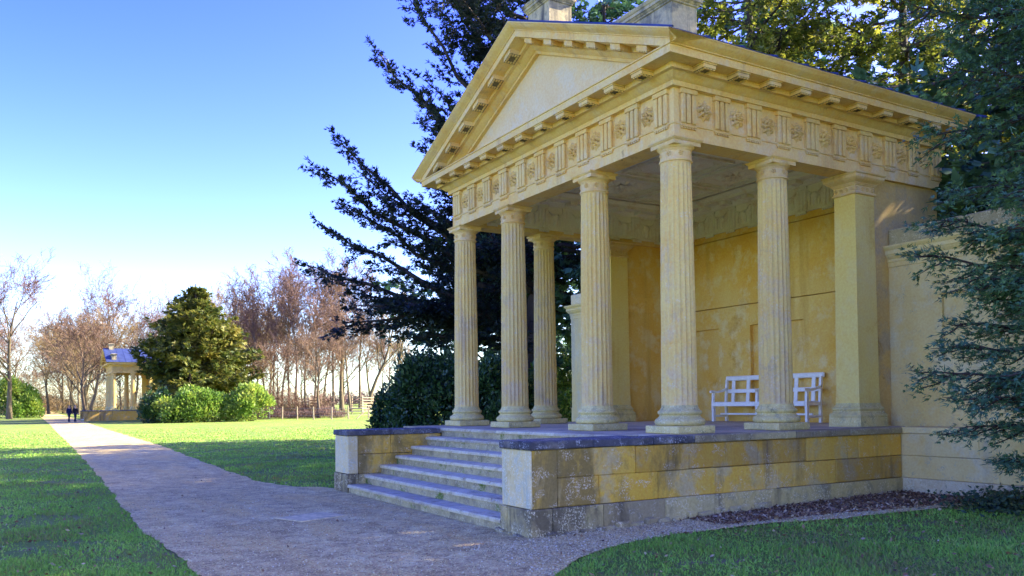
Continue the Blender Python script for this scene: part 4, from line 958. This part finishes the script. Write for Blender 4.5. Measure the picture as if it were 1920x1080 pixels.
bare('red', 'low red twigged leafless tree beside the wire fence', -27.0, 97, 0.72, GT)
bare('slim', 'thin lone leafless tree in the field just beyond the thicket', -19.6, 126, 0.80, GT)
bare('open', 'lone pale trunked leafless tree in the field close to the dark laurel', -16.6, 116, 0.86, GT)
# brambles, dead stems and far hedges read as masses
def twig_mass(name, label, pts, L, w, mat, seed, up=0.6, group=None):
    rg = np.random.default_rng(seed); D = unit(rg.normal(size=pts.shape)+np.array([0, 0, up])); S = perp(D, rg)
    V, F = kites(pts, D, S, L*rg.uniform(0.5, 1.4, len(pts)), w, 0.5); return tag(place(name, np_mesh(name, V, F, mat)), label, kind='stuff')
def heap(r0, r1, d0, d1, h, n, rg, f=None):
    r = rg.uniform(r0, r1, n); d = rg.uniform(d0, d1, n); x, y = site(r, d)
    env = h*(0.55+0.25*np.sin(r*0.9+1)+0.2*np.sin(r*2.3+d))
    return np.stack([x, y, hgt(x, y)+np.abs(env)*rg.random(n)**1.3], 1)
rg2 = np.random.default_rng(91)
twig_mass('bramble_thicket', 'tangled reddish brambles at the foot of the thicket', heap(-32, -21.5, 96, 101, 4.0, 12000, rg2), 0.9, 0.035, M['twigred'], 92)
twig_mass('dead_stems', 'pale pinkish dead stems along the lawn edge before the thicket', heap(-32, -18.5, 91.5, 94, 1.1, 7000, rg2), 0.6, 0.03, M['twigmauve'], 93, 1.5)
twig_mass('undergrowth', 'tan undergrowth of the wood beyond the path', heap(-128, -52, 150, 190, 13, 32000, rg2), 2.0, 0.06, M['twig'], 94, 0.3)
twig_mass('distant_hedge', 'thin brown hedge line across the far field', heap(-75, 60, 300, 320, 5.5, 9000, rg2), 3.0, 0.25, M['twigmauve'], 95, 0.8)
# wire fence at the lawn edge and two wooden tree guards
wood = plain('weathered_fence_wood', (0.36,0.28,0.18), 0.85, 0.2, 0.25, 3)
fx, fy = site(-17.2, 86); fe = thing('wire_fence', 'low post and wire fence at the far edge of the sunlit lawn', 'fence', (fx, fy, gz(fx, fy)))
pts = [(-15.2,88.5),(-17.0,86.8),(-18.6,86.2),(-20.6,86.8),(-22.6,88),(-24.6,89.5),(-26.4,91),(-14.6,92),(-14.2,96),(-14.0,100.5)]
tops = []
for r, d in pts:
    x, y = site(r, d); z = gz(x, y); h = random.uniform(1.2, 1.4); tops.append((x-fx, y-fy, z-gz(fx, fy), h))
    MB().tube([(x-fx, y-fy, z-gz(fx, fy)-0.2), (x-fx+random.uniform(-.04,.04), y-fy, z-gz(fx, fy)+h)], [0.075, 0.065], 7).build('post', wood, fe)
order = [6, 5, 4, 3, 2, 1, 0, 7, 8, 9]
for k in (0.35, 0.65, 0.95):
    MB().tube([(tops[i][0], tops[i][1], tops[i][2]+k*1.2) for i in order], 0.012, 4).build('wire', plain('fence_wire', (0.3,0.3,0.3), 0.5, 0.5), fe)
MB().tube([(tops[0][0], tops[0][1], tops[0][2]+1.1), (tops[1][0]*0.6+tops[0][0]*0.4, tops[1][1]*0.6+tops[0][1]*0.4, tops[0][2])], 0.06, 6).build('brace', wood, fe)
for r, d, lab in ((-24.0, 99.5, 'square slatted wooden tree guard nearer the brambles'), (-18.6, 104, 'square slatted wooden tree guard nearer the lone field trees')):
    x, y = site(r, d); g = thing('tree_guard', lab, 'tree guard', (x, y, gz(x, y)), 0.4, 'wooden tree guards in the thicket')
    for sx_ in (-0.9, 0.9):
        for sy_ in (-0.9, 0.9): MB().cbox(sx_-0.06, sx_+0.06, sy_-0.06, sy_+0.06, -0.1, 2.2, 0.01).build('post', wood, g)
    for k in range(6):
        z = 0.25+k*0.33
        for s in (-0.98, 0.98):
            MB().cbox(-1.0, 1.0, s-0.02, s+0.02, z, z+0.12, 0.006).build('slat', wood, g); MB().cbox(s-0.02, s+0.02, -0.955, 0.955, z+0.003, z+0.117, 0.006).build('slat', wood, g)

# ------------------------------------------------------------------ the far temple, twin of the near one
ox_, oy_ = 1.27, 94.5; ozz = gz(ox_, oy_)
far = thing('garden_temple', 'small distant twin temple with a blue grey roof at the bend of the path', 'temple', (ox_, oy_, ozz))
KEEP = {'column', 'flank_wall', 'rear_wall', 'corner_pier', 'entablature', 'cornice', 'pediment', 'raking_cornice', 'roof', 'roof_pedestal', 'ceiling', 'step', 'plaster_cornice'}
SUBKEEP = {'plinth', 'base', 'capital', 'abacus', 'taenia', 'cap', 'tread_slab', 'triglyph', 'cornice_block'}
for o in list(temple.children):
    if o.name.split('.')[0] not in KEEP: continue
    c = o.copy(); col.objects.link(c); c.parent = far
    for q in list(o.children):
        if q.name.split('.')[0] in SUBKEEP:
            e = q.copy(); col.objects.link(e); e.parent = c
pm = MB(); pm.box(-1.12, 6.05, -0.743, 7.34, -0.6, 1.045); pm.box(-3.0, -1.12, -0.743, -0.05, -0.6, 1.045); pm.box(-3.0, -1.12, 5.565, 6.287, -0.6, 1.045)
fp = pm.build('podium', M['podium'], far)
cm = MB(); cm.cbox(-3.026, 6.0, -0.77, -0.025, 1.048, 1.15, 0.014); cm.cbox(-3.026, -1.1, 5.535, 6.313, 1.048, 1.15, 0.014); cm.build('coping', M['coping'], fp)
MB().box(-1.1, 5.7, -0.02, 7.3, 1.046, 1.146).build('platform', M['paving'], far)

# ------------------------------------------------------------------ people on the path
def skin_mesh(name, J, E, R, mat, root=0, lev=2):
    me = bpy.data.meshes.new(name); me.from_pydata(J, E, []); me.update(); o = bpy.data.objects.new(name, me); col.objects.link(o)
    sm = o.modifiers.new('skin', 'SKIN'); sm.use_smooth_shade = True
    for i, v in enumerate(me.skin_vertices[0].data): v.radius = R[i] if hasattr(R[i], '__len__') else (R[i], R[i]); v.use_root = (i == root)
    sb = o.modifiers.new('sub', 'SUBSURF'); sb.levels = lev; sb.render_levels = lev
    dg = bpy.context.evaluated_depsgraph_get(); dg.update(); nm = bpy.data.meshes.new_from_object(o.evaluated_get(dg)); nm.name = name
    bpy.data.objects.remove(o); bpy.data.meshes.remove(me); nm.materials.clear(); nm.materials.append(mat); return nm
skinm = plain('skin', (0.45,0.28,0.20), 0.6, 0.3, 0.08); navy = plain('navy_coat_cloth', (0.012,0.016,0.055), 0.85, 0.2, 0.3); dark = plain('black_coat_cloth', (0.014,0.013,0.018), 0.85, 0.2, 0.3)
denim = plain('dark_trouser_cloth', (0.02,0.024,0.05), 0.9, 0.2, 0.2); hairm = plain('brown_hair', (0.05,0.03,0.02), 0.6, 0.3, 0.2); shoe = plain('black_shoes', (0.015,0.013,0.012), 0.5, 0.3, 0.1)
def person(label, loc, rz, h, coat, stride=0.22, group=None):
    k = h/1.75; t = thing('person', label, 'person', loc, rz, group); s = stride
    J = [(0,0,0.95),(0,0,1.15),(0,0,1.40),(0,0.01,1.50),(0,0.02,1.58),(0,0.03,1.66),(0,0.02,1.74),
         (0.09,0,0.90),(0.10,s*0.55,0.50),(0.10,s*0.75,0.08),(0.10,s*0.75+0.16,0.03),(-0.09,0,0.90),(-0.10,-s*0.3,0.50),(-0.10,-s*1.1,0.10),(-0.10,-s*1.1+0.15,0.03),
         (0.18,0,1.42),(0.23,-0.06,1.15),(0.24,0.02,0.90),(0.24,0.05,0.80),(-0.18,0,1.42),(-0.23,0.06,1.15),(-0.24,0.12,0.90),(-0.24,0.15,0.80)]
    E = [(0,1),(1,2),(2,3),(3,4),(4,5),(5,6),(0,7),(7,8),(8,9),(9,10),(0,11),(11,12),(12,13),(13,14),(2,15),(15,16),(16,17),(17,18),(2,19),(19,20),(20,21),(21,22)]
    R = [(0.15,0.10),(0.14,0.095),(0.15,0.09),0.055,0.07,0.095,0.06,0.09,0.06,0.045,0.035,0.09,0.06,0.045,0.035,0.06,0.045,0.035,0.03,0.06,0.045,0.035,0.03]
    S_ = lambda pts: [(a*k, b*k, c*k) for a, b, c in pts]
    place('body', skin_mesh('body', S_(J), E, R, skinm), t)
    cj = [J[i] for i in (0,1,2,15,16,17,19,20,21)]+[(0,0,0.74)]; ce = [(0,1),(1,2),(2,3),(3,4),(4,5),(2,6),(6,7),(7,8),(0,9)]
    place('coat', skin_mesh('coat', S_(cj), ce, [(0.20,0.14),(0.185,0.135),(0.185,0.13),0.085,0.07,0.058,0.085,0.07,0.058,(0.21,0.15)], coat), t)
    tj = [J[i] for i in (0,7,8,9,11,12,13)]; place('trousers', skin_mesh('trousers', S_(tj), [(0,1),(1,2),(2,3),(0,4),(4,5),(5,6)], [(0.16,0.12),0.105,0.08,0.068,0.105,0.08,0.068], denim), t)
    for a, b in ((9,10),(13,14)): place('shoe', skin_mesh('shoe', S_([(J[a][0], J[a][1]-0.04, 0.06), (J[b][0], J[b][1], 0.045)]), [(0,1)], [0.055, 0.045], shoe), t)
    place('hair', skin_mesh('hair', S_([(0,-0.01,1.63),(0,-0.015,1.71),(0,0.02,1.765)]), [(0,1),(1,2)], [0.085,0.10,0.07], hairm), t)
    return t
for r, d, rz, h, c, lab, g in [(-46.6,88.0,-2.5,1.74,navy,'walker in a navy coat on the path, closest to the grass', 'pair of walkers on the path'), (-46.0,88.1,-2.5,1.78,dark,'walker in a black coat on the path, on the far temple side of a companion', 'pair of walkers on the path'),
        (-111.2,196,0.4,1.75,dark,'distant dark walker on the path, nearer the grass', 'far pair of walkers'), (-109.9,196,0.4,1.8,navy,'distant dark walker on the path, nearer the avenue trunks', 'far pair of walkers')]:
    x, y = site(r, d); person(lab, (x, y, gz(x, y)+0.012), rz, h, c, group=g)

# ------------------------------------------------------------------ grass blades, pebbles, fallen leaves
def on_lawn(x, y):
    ok = ~((x > path_left(y)-0.0) & (x < path_right(y)))
    ok &= ~((x > -4.1) & (x < 4.6) & (y > apron(x)) & (y < 0))
    ok &= ~((x > -3.1) & (y > -0.8) & (y < 6.4) & (x < 8)) & ~((x > -1.2) & (y > -0.8) & (y < 7.5)) & ~((x > 4.0) & (y < 10))
    return ok
rg3 = np.random.default_rng(101)
n = 760000; d = 5.5*np.exp(rg3.random(n)**1.05*math.log(64/5.5)); a = rg3.uniform(-0.60, 0.60, n); x, y = site(d*np.tan(a), d)
edge = wob(y, 5.0, 0.03); k = on_lawn(x, y); x, y, d = x[k], y[k], d[k]
tuft = (np.sin(x*3.1+np.sin(y*2.3)*2)+np.sin(y*2.7+np.sin(x*1.9)*2))*0.25+0.5
bare_ = np.sin(x*0.9+np.sin(y*0.7)*1.7)*np.sin(y*1.1+np.sin(x*0.8)*1.4)
k = rg3.random(len(x)) < (0.30+0.70*tuft)*np.where(bare_ > 0.28, 0.38, 1)*np.clip((66-d)/36, 0, 1); x, y, d, tuft = x[k], y[k], d[k], tuft[k]
Pt = np.stack([x, y, hgt(x, y)], 1); D = unit(np.stack([rg3.normal(0, 0.55, len(x)), rg3.normal(0, 0.55, len(x)), np.ones(len(x))], 1)); S = perp(D, rg3)
L = (0.018+0.036*rg3.random(len(x))**1.6)*(0.7+0.6*tuft)*(1+0.012*d); W = (0.0035+0.00055*d)*rg3.uniform(0.7, 1.4, len(x))
V = np.stack([Pt-S*W[:, None], Pt+S*W[:, None], Pt+D*L[:, None]], 1).reshape(-1, 3)
M['blade'] = leaf_mat('grass_blades', [(0.29,0.25,0.09), (0.27,0.35,0.07), (0.25,0.46,0.06), (0.31,0.58,0.075), (0.48,0.55,0.13)], 0.3, 0.6, 0.2, clump=0.5)
tag(place('grass', np_mesh('grass', V, np.arange(len(V)).reshape(-1, 3), M['blade'])), 'short mown grass blades of the near lawn', kind='stuff')
# pebbles
def pebbles(name, label, x, y, s, mat):
    n = len(x); c = np.stack([x, y, hgt(x, y)+0.014], 1); ax = rg3.normal(size=(n, 3, 3)); q, _ = np.linalg.qr(ax); sc = s[:, None]*rg3.uniform(0.5, 1.1, (n, 3)); q = q*sc[:, :, None]
    V = np.stack([c+q[:, 0], c-q[:, 0], c+q[:, 1], c-q[:, 1], c+q[:, 2], c-q[:, 2]], 1).reshape(-1, 3)
    f = np.array([(0,2,4),(2,1,4),(1,3,4),(3,0,4),(2,0,5),(1,2,5),(3,1,5),(0,3,5)]); F = (np.arange(n)[:, None, None]*6+f[None]).reshape(-1, 3)
    return tag(place(name, np_mesh(name, V, F, mat)), label, kind='stuff')
n = 26000; d = 6.5*np.exp(rg3.random(n)*math.log(24/6.5)); a = rg3.uniform(-0.45, 0.25, n); x, y = site(d*np.tan(a), d); k = (x > path_left(y)+0.03) & (x < np.minimum(path_right(y), -3.05)-0.02); x, y = x[k], y[k]
m_, nt_, b_ = new_mat('loose_gravel_stones'); g_ = N(nt_, "ShaderNodeNewGeometry"); nt_.links.new(ramp(nt_, g_.outputs['Random Per Island'], [(0.0, (0.28,0.20,0.09)), (0.5, (0.62,0.48,0.19)), (0.85, (0.78,0.64,0.29)), (1.0, (0.82,0.76,0.46))]), b_.inputs['Base Color'])
pebbles('gravel', 'loose pale stones lying on the path', x, y, rg3.uniform(0.004, 0.013, len(x)), m_)
n = 17000; x = rg3.uniform(-4, 3.4, n); y = apron(x)+(rg3.random(n))*(-0.78-apron(x)); pebbles('gravel', 'loose gravel along the foot of the podium', x, y, rg3.uniform(0.007, 0.018, n), m_)
n = 5200; x = rg3.uniform(-0.6, 4.0, n); y = np.interp(x, [-0.6, 1.2, 2.2, 3.2, 4.0], [-1.2, -1.5, -1.85, -2.1, -2.4])*rg3.random(n)**0.8*0.75-0.55; y = np.minimum(y, -0.79)
Pt = np.stack([x, y, hgt(x, y)+0.03], 1); D = unit(np.stack([rg3.normal(size=n), rg3.normal(size=n), rg3.normal(0, .35, n)], 1)); V, F = kites(Pt, D, perp(D, rg3), rg3.uniform(0.03, 0.075, n), rg3.uniform(0.015, 0.04, n), 0.5, 0.15)
m_, nt_, b_ = new_mat('fallen_leaves'); g_ = N(nt_, "ShaderNodeNewGeometry"); nt_.links.new(ramp(nt_, g_.outputs['Random Per Island'], [(0.0, (0.10,0.05,0.025)), (0.5, (0.25,0.14,0.065)), (0.85, (0.44,0.31,0.16)), (1.0, (0.60,0.48,0.28))]), b_.inputs['Base Color'])
tag(place('leaf_litter', np_mesh('leaf_litter', V, F, m_)), 'fallen brown leaves under the garden wall', kind='stuff')
# stray leaves blown over path and lawn
n = 1500; d = 7*np.exp(rg3.random(n)*math.log(24/7)); a = rg3.uniform(-0.58, 0.58, n); x, y = site(d*np.tan(a), d); k = ~((x > -3.1) & (y > -0.8)) & ((rg3.random(n) < 0.12) | ~((x > path_left(y)) & (x < path_right(y)))); x, y = x[k], y[k]; n = len(x)
Pt = np.stack([x, y, hgt(x, y)+0.03], 1); D = unit(np.stack([rg3.normal(size=n), rg3.normal(size=n), rg3.normal(0, .3, n)], 1)); V, F = kites(Pt, D, perp(D, rg3), rg3.uniform(0.03, 0.07, n), rg3.uniform(0.018, 0.04, n), 0.5, 0.15)
tag(place('stray_leaves', np_mesh('stray_leaves', V, F, m_)), 'dry brown leaves scattered over path and lawn', kind='stuff')
# ivy at the foot of the near yew
n = 2600; x = np.minimum(rg3.normal(3.4, 0.42, n), 3.98); y = rg3.normal(-3.0, 0.42, n); Pt = np.stack([x, y, hgt(x, y)+0.02+0.22*rg3.random(n)**2], 1); D = unit(np.stack([rg3.normal(size=n), rg3.normal(size=n), rg3.normal(0.2, .3, n)], 1)); V, F = kites(Pt, D, perp(D, rg3), rg3.uniform(0.04, 0.09, n), rg3.uniform(0.03, 0.06, n), 0.5, 0.1)
tag(place('ground_ivy', np_mesh('ground_ivy', V, F, M['ivy'])), 'low ivy spreading on the ground under the dark yew', kind='stuff')
